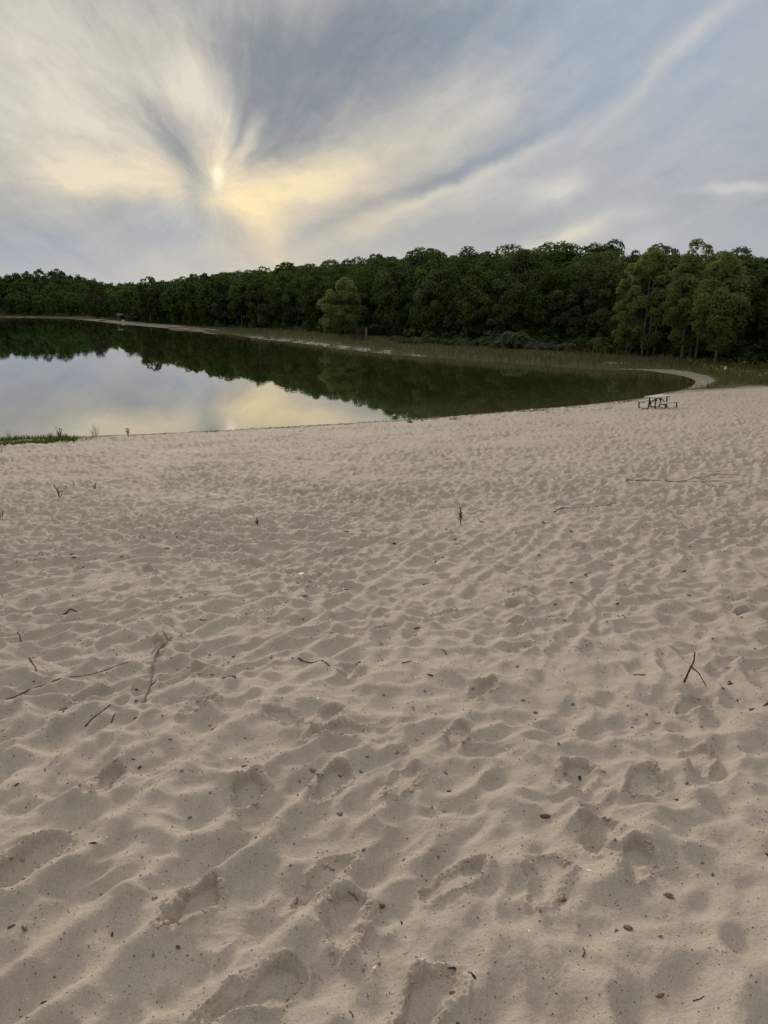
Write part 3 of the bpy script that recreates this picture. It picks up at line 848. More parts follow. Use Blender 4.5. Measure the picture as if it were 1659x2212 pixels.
pale_tree((-32.033, 202.833), 12.5, 3.0, 'mid green slender tree by the rail fence at the edge of the wood', 60, 80, .5, .42, ((0, 0),), .08, seed=17, mat=M_SCRUB)
pale_tree((6.831, 154.159), 9.0, 2.8, 'small rounded tree on a thin bare trunk in front of the dark wood', 50, 90, .32, .55, ((0, 0),), .38, 'broadleaf_tree', seed=18, mat=M_LEAF)
pale_tree((-164.392, 456.139), 19.5, 6.0, 'big olive tree at the tip of the sandy point across the lake', 70, 70, .8, .42, ((0, 0),), .03, 'broadleaf_tree', seed=19, mat=M_SCRUB)
pale_tree((-94.446, 320.965), 17.5, 4.8, 'broad tree on a visible trunk behind the sand of the far point', 60, 70, .7, .5, ((0, 0),), .2, 'broadleaf_tree', seed=20, mat=M_LEAF)
pale_tree((-56.394, 262.335), 13.0, 3.2, 'drooping tree over the driftwood on the far beach', 55, 70, .55, .4, ((0, 0),), .08, 'broadleaf_tree', seed=21, mat=M_LEAF)

# ------------------------------------------------------------------ shrubs at the foot of the wood
def shrub_mesh(seed, mat, n=26, per=90, size=.17, rx=1.0, rz=.7):
    g = np.random.default_rng(seed); L, Rr = [], []
    for i in range(n):
        d = unit(g, 1)[0]; d[2] = abs(d[2]); k = g.uniform(.4, .9)
        L.append((d[0] * rx * k, d[1] * rx * k, .18 + d[2] * rz * k)); Rr.append(g.uniform(.22, .38) * rx)
    d = crown_data(g, L, Rr, per, size, .8, .7, 0, (0, 0, .3))
    m = MB()
    for i in range(6):
        a = i * 1.05
        m.tube([(math.cos(a) * .05, math.sin(a) * .05, -.1), (math.cos(a) * .25 * rx, math.sin(a) * .25 * rx, rz * .5), (math.cos(a) * .5 * rx, math.sin(a) * .5 * rx, rz * .85)], [.035, .022, .008], 5)
    o = m.build('stem', M_BARK); st = o.data; bpy.data.objects.remove(o)
    return mesh_only('foliage', d[0], d[1], mat, d[2], d[3]), st
SH = [shrub_mesh(31, M_LEAF), shrub_mesh(32, M_LEAF, rx=.9, rz=1.0), shrub_mesh(33, M_GREYSCRUB, rz=.5), shrub_mesh(34, M_SCRUB, rz=.6)]
def shrub(x, y, kind, s, label, group=None, sz=1.0):
    t = empty('shrub', (x, y, zat(x, y) - .05), random.uniform(0, 6), label, 'shrub', group)
    t.scale = (s, s, s * sz)
    share('stem', SH[kind][1], t); share('foliage', SH[kind][0], t)
    return t
g = np.random.default_rng(55); k_ = 0; tries = 0
while k_ < 95 and tries < 9000:
    tries += 1
    a = R(g.uniform(-22, 30)); r = math.exp(g.uniform(math.log(72), math.log(300)))
    x, y = r * math.sin(a), r * math.cos(a)
    d = float(shore_dist(np.array([x]), np.array([y]))[0] - forest_edge(np.array([x]), np.array([y]))[0])
    if -.8 < d < 3.5 and float(far_weight(x, y)) > .99 and not (x > 28 and y < 82):
        shrub(x, y, int(g.integers(0, 2)), g.uniform(1.2, 2.5), 'dark leafy shrub at the foot of the wood ' + ('behind the sandy far beach' if r > 200 else 'behind the rail fence and solitary tree' if r > 140 else 'behind the reeds' if x < 20 else 'near the pale poplars'), 'shrubs along the foot of the wood'); k_ += 1
shrub(*(18.900, 112.363), 2, 2.9, 'large rounded grey green bush swelling above the low scrub before the wood', None, 1.05)
for i, q in enumerate([(3.517, 131.410), (5.674, 127.728), (8.307, 127.785), (10.046, 123.239), (12.155, 121.115), (14.072, 119.214), (15.935, 116.382), (17.013, 113.019), (20.442, 109.940), (21.908, 108.520), (23.216, 106.276), (24.479, 104.959), (2.469, 137.723), (13.449, 126.670), (15.818, 121.904), (22.039, 113.215), (23.524, 110.754)]):
    shrub(q[0], q[1], 2, 1.5 + .5 * ((i * 37) % 10) / 10, 'low grey green scrub bush spreading between the reeds and the wood', 'low scrub bushes before the wood', .75)
for q, lab in (((4.915, 153.633), 'small bright green bush left of the thin trunked tree'), ((-112.584, 355.912), 'round olive bush just right of the orange cabin'), ((26.385, 105.171), 'yellow green bush at the foot of the wood left of the poplars')):
    shrub(q[0], q[1], 3, 1.9 if q[1] < 200 else 4.2, lab, None, 1.1)
# the leafless grey shrub beside the solitary tree
bs = empty('bare_shrub', (*(-4.900, 144.999), 0), 0, 'leafless grey shrub of upright twigs beside the solitary light green tree', 'shrub')
bs.location.z = zat(bs.location.x, bs.location.y)
g = np.random.default_rng(66)
for part in range(5):
    m = MB()
    for i in range(16):
        a = g.uniform(0, 6.28); l = g.uniform(1.6, 3.2); w = g.uniform(.2, 1.1)
        b = np.array((g.uniform(-1.6, 1.6), g.uniform(-.6, .6), -.1))
        m.tube([b, b + (math.cos(a) * w * .5, math.sin(a) * w * .3, l * .5), b + (math.cos(a) * w, math.sin(a) * w, l)], [.030, .020, .010], 4)
    m.build('branch', M_BARK, bs)

# ------------------------------------------------------------------ reeds, meadow grass and flowers
def blade_field(name, pts, hgt, wid, mat, seed, lean=.25, label=None, cat=None):
    g = np.random.default_rng(seed)
    n = len(pts); P = np.array(pts)
    z = np.array([zat(p[0], p[1]) for p in P])
    a = g.uniform(0, 2 * PI, n); hh = hgt * g.uniform(.55, 1.25, n) * (P[:, 2] if P.shape[1] > 2 else 1); w = wid * g.uniform(.7, 1.4, n)
    la = g.uniform(0, 2 * PI, n); ll = lean * hh * g.uniform(.1, 1, n)
    base = np.stack([P[:, 0], P[:, 1], z - .02], 1)
    d = np.stack([np.cos(a), np.sin(a), np.zeros(n)], 1) * w[:, None] / 2
    L3 = np.stack([np.cos(la) * ll, np.sin(la) * ll, hh], 1)
    v = np.stack([base - d, base + d, base + L3 * (.55, .55, .6) + d * .7, base + L3 * (.55, .55, .6) - d * .7, base + L3], 1)
    v = v.reshape(-1, 3); i = np.arange(n)[:, None] * 5
    f4 = np.concatenate([i, i + 1, i + 2, i + 3], 1); f3 = np.concatenate([i + 3, i + 2, i + 4], 1)
    ob = link_mesh(name, v, [tuple(q) for q in f4.tolist()] + [tuple(q) for q in f3.tolist()], mat)
    tone = g.uniform(0, 1, n); at = ob.data.attributes.new('tone', 'FLOAT', 'FACE'); at.data.foreach_set('value', np.concatenate([tone, tone]).astype(np.float32))
    tu = (g.random(n) < .25) * g.uniform(.3, .9, n); at = ob.data.attributes.new('turn', 'FLOAT', 'FACE'); at.data.foreach_set('value', np.concatenate([tu, tu]).astype(np.float32))
    return tag(ob, label, cat, None, 'stuff')
M_REED = leaf_material('reed_stalks', (.130, .108, .056), (.190, .158, .088), (.085, .100, .034), 0.0, .2)
M_TURF = leaf_material('meadow_blades', (.085, .110, .030), (.150, .150, .052), (.15, .115, .055), 0.0, .2)
M_FLOWER = leaf_material('goldenrod_flowers', (.34, .22, .020), (.42, .30, .035), (.12, .10, .03), 0.0, .2)
M_GREEN = leaf_material('fresh_leaves', (.070, .115, .022), (.115, .165, .040), (.10, .085, .030), 0.0, .3)
g = np.random.default_rng(88)
n = 90000
a = g.uniform(R(-30), R(31), n); r = np.exp(g.uniform(math.log(56), math.log(260), n))
x, y = r * np.sin(a), r * np.cos(a)
s = shore_dist(x, y); f = forest_edge(x, y); fw_ = far_weight(x, y)
na = perlin(x / 4, y / 4, 61)
path_w = .4 + 1.2 * sstep(22, 26, x) * (1 - sstep(78, 86, y)) + 8 * sstep(-175, -165, x) * (1 - sstep(-80, -38, x))
bar = (x < 4) & (x > -34) & (na > -.1)
ok = (s > path_w + .3 * na) & (fw_ > .9) & ~(bar & (s < 2.2)) & ((x < 20) | (y > 58.2 + .1 * (x - 26) - 1.2 * na))
pn = np.exp(-((x - 37.5) / 5.0) ** 2 - ((y - 63) / .9) ** 2) + np.exp(-((x - 25.5) / 1.7) ** 2 - ((y - 86.5) / .6) ** 2)
ok &= pn < .4
reed = ok & (s < path_w + 7 + 3 * na) & (x < 31) & (y > 80) & (r < 240)
rp = np.stack([x[reed], y[reed], np.clip(.75 + .5 * na[reed] + .002 * r[reed], .4, 1.4)], 1)
# a few reeds stand in the shallows
inw = (s < 0) & (s > -1.6) & (x > -20) & (x < 26) & (y > 84) & (g.random(n) < .6) & (na > -.05)
rp = np.concatenate([rp, np.stack([x[inw], y[inw], np.full(inw.sum(), .9)], 1)])
blade_field('reed_bed', rp, .95, .075, M_REED, 1, .2, 'brown reeds fringing the far shore of the lake', 'reeds')
mead = ok & ~reed & (s < f + 6)
blade_field('meadow_grass', np.stack([x[mead], y[mead], np.clip(.9 + .6 * na[mead], .4, 1.6)], 1), .42, .085, M_TURF, 2, .4, 'rough olive grass between the shore and the wood', 'grass')
yl = ok & ~reed & (r < 92) & (x > 29) & (perlin(x / 2.5, y / 2.5, 71) > .05) & (g.random(n) < .12)
yl |= ok & (x < -18) & (x > -34) & (y > 150) & (s > 9) & (s < 18) & (g.random(n) < .25)
fp = np.stack([x[yl], y[yl]], 1)
C = np.array([(p[0], p[1], zat(p[0], p[1]) + .45 + .25 * g.random()) for p in fp])
C = np.repeat(C, 5, 0) + g.normal(0, .07, (len(C) * 5, 3))
v, f_ = leaf_quads(C, unit(g, len(C)) + (0, 0, .8), .15, g)
gd = link_mesh('goldenrod', v, f_, M_FLOWER, None, False, {'tone': ('FACE', g.random(len(C))), 'turn': ('FACE', (g.random(len(C)) < .3) * .8)})
tag(gd, 'yellow goldenrod in flower among the rough grass', 'flowers', None, 'stuff')
# rusty bracken at the foot of the wood
br = [(p[0] + g.normal(0, 2.2), p[1] + g.normal(0, .8)) for p in [(26.784, 105.032), (27.459, 102.196), (28.283, 101.905), (28.744, 99.300), (40.289, 86.166), (42.191, 87.507)] for _ in range(160)]
C = np.array([(p[0], p[1], zat(*p) + g.uniform(.05, .7)) for p in br])
v, f_ = leaf_quads(C, unit(g, len(C)) + (0, 0, .9), .32, g)
bk = link_mesh('bracken', v, f_, leaf_material('bracken_fronds', (.085, .042, .016), (.11, .075, .03), (.06, .06, .02), 0.0, .2), None, False, {'tone': ('FACE', g.random(len(C))), 'turn': ('FACE', (g.random(len(C)) < .4) * .9)})
tag(bk, 'rusty bracken at the foot of the wood by the poplars', 'bracken', None, 'stuff')

# ------------------------------------------------------------------ picnic table
M_PLANK = simple_mat('weathered_planks', (.46, .45, .445), .55, .2, 6, .4)
M_FRAME = simple_mat('dark_brown_frame', (.075, .058, .048), .6, .2, 10, .3)
def picnic_table(p, rz):
    t = empty('picnic_table', (p[0], p[1], zat(*p) + .005), rz, 'weathered picnic table with dark curved pipe legs alone on the sand by the water', 'picnic table')
    for i in range(5):
        m = MB(); m.box(((i - 2) * .153, 0, .745), (.149, 1.83, .045)); m.build('table_plank', M_PLANK, t)
    for sx in (-1, 1):
        for i in range(2):
            m = MB(); m.box((sx * (.63 + .15 * i), 0, .445), (.142, 1.83, .04)); m.build('bench_plank', M_PLANK, t)
    for sy in (-1, 1):
        yy = sy * .62
        for sx in (-1, 1):
            pa = [(sx * .56, yy, .415), (sx * .80, yy, .405), (sx * .835, yy, .36), (sx * .83, yy, .14), (sx * .79, yy, .06), (sx * .71, yy, .015), (sx * .60, yy, .008), (sx * .42, yy, .008), (sx * .30, yy, .03), (sx * .235, yy, .10), (sx * .21, yy, .22), (sx * .19, yy, .55), (sx * .20, yy, .70), (sx * .33, yy, .722)]
            m = MB(); m.tube(pa, .040, 8); m.build('leg', M_FRAME, t, True)
            m = MB(); m.tube([(sx * .21, yy, .26), (sx * .10, sy * .40, .46), (sx * .04, sy * .12, .70)], .028, 6); m.build('brace', M_FRAME, t, True)
        m = MB(); m.box((0, yy, .70), (.72, .06, .045)); m.build('crossbar', M_FRAME, t)
        m = MB(); m.tube([(-.22, yy, .20), (.22, yy, .20)], .020, 6); m.build('tie_bar', M_FRAME, t, True)
    return t
picnic_table((15.860, 44.695), R(-49))

# ------------------------------------------------------------------ marker post, fence, cabin, boats, logs on the far side
M_WHITE = simple_mat('white_paint', (.78, .77, .74), .5, .06, 10)
M_WOOD = simple_mat('grey_timber', (.13, .115, .095), .9, .3, 4, .1)
M_DRIFT = simple_mat('bleached_driftwood', (.30, .265, .22), .9, .25, 3, .1)
p = (31.118, 71.183)
t = empty('marker_post', (p[0], p[1], zat(*p)), .2, 'thin grey post with a white cap in the grass right of the lake', 'post')
m = MB(); m.tube([(0, 0, -.2), (0, 0, .50)], .035, 8); m.build('shaft', M_WOOD, t)
m = MB(); m.box((0, 0, .62), (.17, .12, .25)); m.box((0, 0, .76), (.20, .15, .03)); m.build('cap', M_WHITE, t)
p = (-3.417, 151.108)
t = empty('wooden_post', (p[0], p[1], zat(*p)), .2, 'pale square post standing beside the leafless grey shrub', 'post')
m = MB(); m.box((0, 0, .85), (.28, .28, 2.1)); m.build('shaft', M_DRIFT, t); m = MB(); m.box((0, 0, 1.93), (.36, .36, .06)); m.build('cap', M_DRIFT, t)
FP = [(-23.361, 193.963), (-22.096, 195.876), (-20.486, 194.755), (-19.311, 196.772)]
t = empty('rail_fence', (FP[0][0], FP[0][1], zat(*FP[0])), 0, 'short grey rail fence at the edge of the far wood', 'fence')
o0 = np.array(t.location)
W3 = [np.array((q[0], q[1], zat(*q))) - o0 for q in FP]
for q in W3:
    m = MB(); m.box(q + (0, 0, .5), (.18, .18, 1.3)); m.build('post', M_WOOD, t)
for a_, b_ in zip(W3[:-1], W3[1:]):
    for hz in (.5, .95):
        m = MB(); m.tube([a_ + (0, 0, hz), b_ + (0, 0, hz)], .07, 6); m.build('rail', M_WOOD, t)
p = (1.849, 128.241)
t = empty('litter_bin', (p[0], p[1], zat(*p)), 0, 'small dark box on a stake in the grass of the far shore', 'box')
m = MB(); m.box((0, 0, .95), (.6, .4, .45)); m.box((0, 0, 1.19), (.66, .46, .04)); m.build('box', M_FRAME, t); m = MB(); m.tube([(0, 0, -.1), (0, 0, .74)], .05, 6); m.build('stake', M_FRAME, t)

M_ORANGE = simple_mat('orange_stained_boards', (.15, .064, .030), .8, .2, 3, .2)
M_ROOF = simple_mat('grey_roof_sheet', (.12, .13, .13), .6, .2, 2, .3)
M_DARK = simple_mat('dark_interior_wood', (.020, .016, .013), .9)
p = (-127.642, 385.145)
cb = empty('cabin', (p[0], p[1], zat(*p)), math.atan2(p[0], p[1]) * -1 + .25, 'small orange cabin with a grey pitched roof on the sandy point across the lake', 'cabin')
def wallbox(name, c, sz, mat):
    m = MB(); m.box(c, sz); return m.build(name, mat, cb)
wallbox('floor', (0, 0, .1), (3.2, 2.8, .2), M_WOOD)
for i in range(7): wallbox('wall_board', (-1.35 + .19 * i, -1.3, 1.35 if i > 1 else 1.35), (.18, .08, 2.3), M_ORANGE)
for i in range(3): wallbox('counter_board', (.35 + .4 * i, -1.3, .65), (.39, .08, .9), M_ORANGE)
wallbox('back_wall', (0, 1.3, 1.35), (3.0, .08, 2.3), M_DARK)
for sx in (-1, 1): wallbox('side_wall', (sx * 1.5, 0, 1.35), (.08, 2.52, 2.3), M_ORANGE)
wallbox('corner_post', (1.42, -1.36, 1.35), (.14, .1, 2.4), M_ORANGE)
for sy in (-1, 1):
    m = MB(); m.box((0, 0, 0), (4.0, 1.95, .08)); o = m.build('roof_panel', M_ROOF, cb); o.location = (0, sy * .86, 2.95); o.rotation_euler = (R(-28) * sy, 0, 0)
m = MB(); m.add([(-1.5, -1.3, 2.5), (-1.5, 1.3, 2.5), (-1.5, 0, 3.25), (-1.42, -1.3, 2.5), (-1.42, 1.3, 2.5), (-1.42, 0, 3.25)], [(0, 1, 2), (5, 4, 3), (0, 3, 4, 1), (1, 4, 5, 2), (2, 5, 3, 0)]); m.build('gable', M_ORANGE, cb)
def boat(p, rz, col, label, L=3.8, W=.8, up=True, name='kayak'):
    t = empty(name, (p[0], p[1], zat(*p) + (.02 if up else .34)), rz, label, 'boat')
    mat = simple_mat('boat_' + col[0], col[1], .45, .1, 3)
    V, F = [], []
    n = 9
    for i in range(n):
        q = i / (n - 1) * 2 - 1; w = W / 2 * (1 - abs(q) ** 2.2) + .02; sh = .10 * q * q
        V += [(q * L / 2, -w, .34 + sh), (q * L / 2, -w * .7, .08 + sh), (q * L / 2, 0, .0 + sh * .8), (q * L / 2, w * .7, .08 + sh), (q * L / 2, w, .34 + sh)]
    for i in range(n - 1):
        for j in range(4): F.append((i * 5 + j, i * 5 + j + 1, i * 5 + 6 + j, i * 5 + 5 + j))
    o = link_mesh('hull', V, F, mat, t, True)
    m = MB(); m.box((.1, 0, .30), (.28, W * .9, .03)); s_ = m.build('seat', M_DARK, t)
    m = MB()
    for sy in (-1, 1): m.tube([(i / 8 * 2 * L / 2 - L / 2, sy * (W / 2 * (1 - abs(i / 8 * 2 - 1) ** 2.2) + .02), .35 + .10 * (i / 8 * 2 - 1) ** 2) for i in range(9)], .03, 5)
    m.build('gunwale', mat, t)
    if not up: t.rotation_euler = (PI, 0, rz)
    return t
boat((-142.522, 401.708), .1, ('dark_green', (.030, .040, .034)), 'dark boat lying at the water side of the far sandy point')
boat((-140.152, 405.794), -.3, ('blue', (.030, .050, .130)), 'blue boat drawn up on the sand left of the orange cabin')
boat((-138.505, 407.246), .5, ('brown', (.055, .035, .030)), 'brown boat drawn up between the blue boat and the orange cabin')
boat((-124.193, 385.639), .2, ('pale', (.42, .42, .42)), 'pale canoe turned upside down right of the orange cabin', 4.4, .8, False, 'canoe')
p = (-121.309, 368.555)
t = empty('cool_box', (p[0], p[1], zat(*p)), .3, 'white box on the sand in front of the orange cabin', 'box')
m = MB(); m.box((0, 0, .35), (1.1, .7, .7)); m.build('body', M_WHITE, t); m = MB(); m.box((0, 0, .74), (1.16, .76, .09)); m.build('lid', M_WHITE, t)
for (a_, b_, rr_, lab) in ((*[(-71.724, 264.403), (-62.374, 251.025)], .28, 'bleached log lying on the far beach, left of the other driftwood'),
                          (*[(-60.495, 245.121), (-53.407, 234.147)], .22, 'middle bleached log on the far beach near the waterline'),
                          (*[(-52.552, 230.344), (-44.971, 215.888)], .25, 'right hand bleached log at the end of the far sandy beach'),
                          (*[(-11.794, 135.810), (-10.208, 133.881)], .10, 'dark log end resting on the pale mud bar below the solitary tree')):
    a_ = np.array((*a_, zat(*a_) + rr_ * .7)); b_ = np.array((*b_, zat(*b_) + rr_ * .6))
    t = empty('driftwood_log', tuple(a_), 0, lab, 'log')
    d = b_ - a_
    m = MB(); m.tube([d * 0, d * .3 + (0, 0, .06), d * .7 + (0, 0, -.03), d], [rr_, rr_ * .9, rr_ * .8, rr_ * .5], 8)
    m.build('stem', M_FRAME if 'dark' in lab else M_DRIFT, t, True)
    m = MB(); m.tube([d * .6, d * .66 + (0, 0, rr_ * 2.2)], [rr_ * .4, rr_ * .15], 6); m.build('branch_stub', M_FRAME if 'dark' in lab else M_DRIFT, t)

# ------------------------------------------------------------------ plants at the near waterline and on the sand
M_DRYGRASS = leaf_material('dry_grass', (.20, .16, .085), (.30, .24, .14), (.09, .10, .03), 0.0, .3)
M_SEED = leaf_material('seedling_leaves', (.055, .080, .030), (.090, .115, .050), (.10, .075, .04), 0.0, .3)
M_STEM = simple_mat('brown_stem', (.060, .042, .030), .9, .3, 20, .1)
g = np.random.default_rng(99)
cpts = []
for q in [(-17.032, 33.830), (-16.706, 33.926), (-16.487, 34.340), (-16.148, 34.514), (-15.930, 34.967), (-15.582, 35.146), (-15.350, 35.611), (-15.110, 36.080), (-18.287, 36.646), (-17.830, 36.719), (-17.327, 37.086), (-16.459, 36.905), (-15.971, 37.349), (-17.278, 32.631), (-18.701, 35.373), (-14.866, 36.022)]:
    cpts += [(q[0] + g.normal(0, .34), q[1] + g.normal(0, .30), g.uniform(.5, 1.3)) for _ in range(190)]
cpts = [q for q in cpts if zat(q[0], q[1]) > .02]
blade_field('shore_grass', cpts, .20, .028, M_GREEN, 5, .5, 'low green grass and weeds on the sand at the left waterline', 'grass')
def leafy(p, h, label, cat='plant', n=9, ls=.12, mat=None, name='leafy_plant', spread=.3, group=None, stems=3, dead=False):
    gg = np.random.default_rng(int(abs(p[0] * 1000 + p[1] * 77)) % 99991)
    t = empty(name, (p[0], p[1], zat(*p) - .01), gg.uniform(0, 6), label, cat, group)
    C, N = [], []
    for s in range(stems):
        a = s * 2.2 + gg.uniform(0, 1); hh = h * gg.uniform(.65, 1.0) if s else h
        tip = np.array((math.cos(a) * spread * h * gg.uniform(.3, 1), math.sin(a) * spread * h * gg.uniform(.3, 1), hh))
        mid = tip * (.35, .35, .55)
        m = MB(); m.tube([(0, 0, -.02), mid, tip], [.0065 * (1 + h), .0045 * (1 + h), .002], 5); m.build('stem', M_STEM if dead else (mat or M_SEED) if False else M_STEM, t)
        for i in range(n):
            q = .25 + .75 * (i + 1) / n
            b = mid * (q / .55) if q < .55 else mid + (tip - mid) * (q - .55) / .45
            aa = i * 2.4 + s; l = ls * gg.uniform(.6, 1.2) * (1.15 - .5 * q)
            dirv = np.array((math.cos(aa), math.sin(aa), .7)); side = np.array((-math.sin(aa), math.cos(aa), 0)) * .18
            e = b + dirv * l * .8
            C.append([b, b + dirv * l * .4 + side * l, e, b + dirv * l * .4 - side * l])
    V = np.array(C).reshape(-1, 3); F = np.arange(len(V)).reshape(-1, 4)
    link_mesh('leaves', V, F, mat or M_SEED, t, False, {'tone': ('FACE', gg.random(len(F))), 'turn': ('FACE', (gg.random(len(F)) < .3) * .6)})
    return t
leafy((-15.353, 36.137), .62, 'dark broad leaved weed at the end of the green patch by the water', n=9, ls=.17, mat=M_SCRUB, stems=5)
leafy((-14.704, 35.460), .34, 'small dark weed just past the end of the green patch', n=5, ls=.14, mat=M_SCRUB, stems=3)
leafy((-15.712, 35.950), .40, 'dark leaved weed rising from the middle of the green patch', n=6, ls=.14, mat=M_SCRUB, stems=4)
leafy((-13.967, 34.266), .26, 'low dark sprig on bare sand right of the green patch', n=4, ls=.10, mat=M_SCRUB, stems=3)
leafy((-12.670, 37.808), .44, 'bright green weed with a seed head at the waterline', n=10, ls=.15, mat=M_GREEN, stems=5)
leafy((-6.522, 15.044), .34, 'brown forked seedling standing in the sand at left', n=9, ls=.07, spread=.55, stems=4)
leafy((-6.401, 16.592), .20, 'short upright brown sprigs right of the forked seedling', n=6, ls=.05, spread=.35, stems=4)
leafy((-7.196, 17.416), .12, 'tiny pale sprig between the brown seedlings', n=5, ls=.05, stems=2)
leafy((1.051, 10.156), .24, 'green seedling with narrow leaves standing alone in mid beach', n=12, ls=.085, spread=.12, stems=2)
leafy((-1.812, 10.589), .13, 'tiny grey green sprig in the middle of the beach', n=6, ls=.06, mat=M_GREYSCRUB, stems=3)
leafy((-6.531, 12.688), .20, 'dark forked seedling at the left edge of the view', n=6, ls=.06, spread=.5, stems=4)
leafy((-15.017, 29.790), .40, 'dry stalk at the left edge near the waterline', n=4, ls=.08, spread=.5, stems=3)
def tuft(p, h, n, label, mat=None, group=None, name='grass_tuft', lean=.5, w=.012, spread=.12):
    gg = np.random.default_rng(int(abs(p[0] * 991 + p[1] * 57)) % 99991)
    V, F = [], []
    for i in range(n):
        a = gg.uniform(0, 6.28); hh = h * gg.uniform(.5, 1); l = lean * hh * gg.uniform(.2, 1)
        b = np.array((gg.normal(0, h * spread), gg.normal(0, h * spread), 0)); s = np.array((-math.sin(a), math.cos(a), 0)) * w
        d = np.array((math.cos(a) * l, math.sin(a) * l, hh)); k = len(V)
        V += [b - s, b + s, b + d * (.4, .4, .6) + s * .7, b + d * (.4, .4, .6) - s * .7, b + d]
        F += [(k, k + 1, k + 2, k + 3), (k + 3, k + 2, k + 4)]
    o = link_mesh(name, V, F, mat or M_DRYGRASS, None, False)
    at = o.data.attributes.new('tone', 'FLOAT', 'FACE'); at.data.foreach_set('value', gg.random(len(F)).astype(np.float32))
    o.location = (p[0], p[1], zat(*p) - .01)
    return tag(o, label, 'grass tuft', group)
tuft((-14.157, 37.480), .85, 16, 'tall wispy dry grass tuft at the waterline right of the green patch', lean=.75)
tuft((-18.306, 37.148), .6, 10, 'thin dry stalks sticking up from the green patch at far left', lean=.5)
tuft((1.401, 41.821), .17, 50, 'small green grass tuft at the water edge near the middle', M_GREEN, spread=.5)
tuft((2.104, 42.244), .16, 24, 'tiny green tuft just right of the mid shore tuft', M_GREEN)
tuft((3.932, 42.746), .26, 40, 'green grass tuft by the waterline left of the drift line', M_GREEN, spread=.7)
for q in [(9.427, 44.681), (9.972, 44.718), (10.793, 45.016), (11.763, 45.218), (12.276, 45.310), (12.659, 45.518), (13.132, 45.650), (14.113, 46.461), (4.893, 43.753), (3.117, 42.869), (-8.983, 38.866), (-13.327, 36.999), (-14.011, 36.079)]:
    tuft((q[0] + random.uniform(-.5, .5), q[1] + random.uniform(-.3, .5)), random.uniform(.12, .34), random.randint(10, 26), 'thin dry grass tuft along the drift line by the near shore', None, 'dry tufts along the near waterline', spread=random.uniform(.3, .7), w=.007)
# line of washed up weed along the water's edge
dl = []
for q in [(7.685, 47.214), (8.175, 47.094), (8.676, 47.207), (9.088, 47.141), (9.499, 47.072), (9.954, 47.221), (17.429, 52.815), (16.501, 51.863), (15.360, 51.148), (4.680, 45.558), (6.450, 46.479), (1.846, 43.390), (-3.255, 41.588), (-5.153, 40.665), (-7.030, 40.124), (-8.916, 39.304), (12.169, 48.743)]:
    dl += [(q[0] + g.normal(0, .5), q[1] + g.normal(0, .14)) for _ in range(60)]
near_edge = LAKE[(LAKE[:, 1] < 66) & (LAKE[:, 1] > 36) & (LAKE[:, 0] > -20)]
for a_, b_ in zip(near_edge[:-1], near_edge[1:]):
    if np.hypot(*(b_ - a_)) > 12: continue
    nn = int(np.hypot(*(b_ - a_)) * 26)
    for u in g.random(nn):
        q = a_ + (b_ - a_) * u; off_ = .55 + .30 * math.sin(q[0] * 1.3) + g.normal(0, .16)
        if perlin(np.array([q[0] * .9]), np.array([q[1] * .9]), 91)[0] > -.15: dl.append((q[0] + .40 * off_, q[1] - .92 * off_))
C = np.array([(p[0], p[1], zat(*p) + g.uniform(.0, .045)) for p in dl])
v, f_ = leaf_quads(C, unit(g, len(C)) + (0, 0, 1.2), .10, g, .3)
dw = link_mesh('drift_line', v, f_, leaf_material('washed_up_weed', (.055, .040, .025), (.12, .09, .06), (.03, .02, .015), 0.0, .1), None, False, {'tone': ('FACE', g.random(len(C))), 'turn': ('FACE', (g.random(len(C)) < .4) * .9)})
tag(dw, 'dark washed up weed along the water edge of the near beach', 'drift line', None, 'stuff')

# ------------------------------------------------------------------ twigs lying on the sand
M_TWIG = simple_mat('dark_twig', (.085, .060, .044), .9, .35, 25, .1)
M_GREYTWIG = simple_mat('grey_twig', (.15, .12, .092), .9, .3, 20, .1)
def ground_path(pts, r, sub=5, lift=0.0):
    P = np.array(pts); out = []
    n = len(P)
    tt = np.linspace(0, n - 1, (n - 1) * sub + 1)
    for t in tt:
        i = min(int(t), n - 2); u = t - i
        p0, p1, p2, p3 = P[max(i - 1, 0)], P[i], P[i + 1], P[min(i + 2, n - 1)]
        q = .5 * ((2 * p1) + (-p0 + p2) * u + (2 * p0 - 5 * p1 + 4 * p2 - p3) * u * u + (-p0 + 3 * p1 - 3 * p2 + p3) * u ** 3)
        out.append((q[0], q[1], zat(q[0], q[1])))
    out = np.array(out)
    z = out[:, 2].copy(); zs = z.copy()
    for _ in range(5): zs[1:-1] = np.maximum(z[1:-1] - r * .25, (zs[:-2] + zs[2:]) / 2 - .0012)
    out[:, 2] = zs + r * .8 + lift
    return out
def twig(paths, label, r=.006, mat=None, cat='twig', name='twig', lift=0.0):
    t = None
    for i, pts in enumerate(paths):
        gp = ground_path(pts, r, 5, lift)
        if t is None: t = empty(name, tuple(gp[0]), 0, label, cat)
        k = 1.0 if i == 0 else .6
        rad = np.linspace(r * k, r * k * .45, len(gp)) * (1 + .25 * np.sin(np.arange(len(gp)) * 2.3))
        m = MB(); m.tube(gp - np.array(t.location), rad, 6); m.build('stem' if i == 0 else 'side_twig', mat or M_TWIG, t, True)
    return t
twig([[(-2.250, 4.008), (-2.214, 4.226), (-2.103, 4.358), (-1.921, 4.484), (-1.675, 4.620)]], 'long curved dark twig running in from the left edge of the view', .0048)
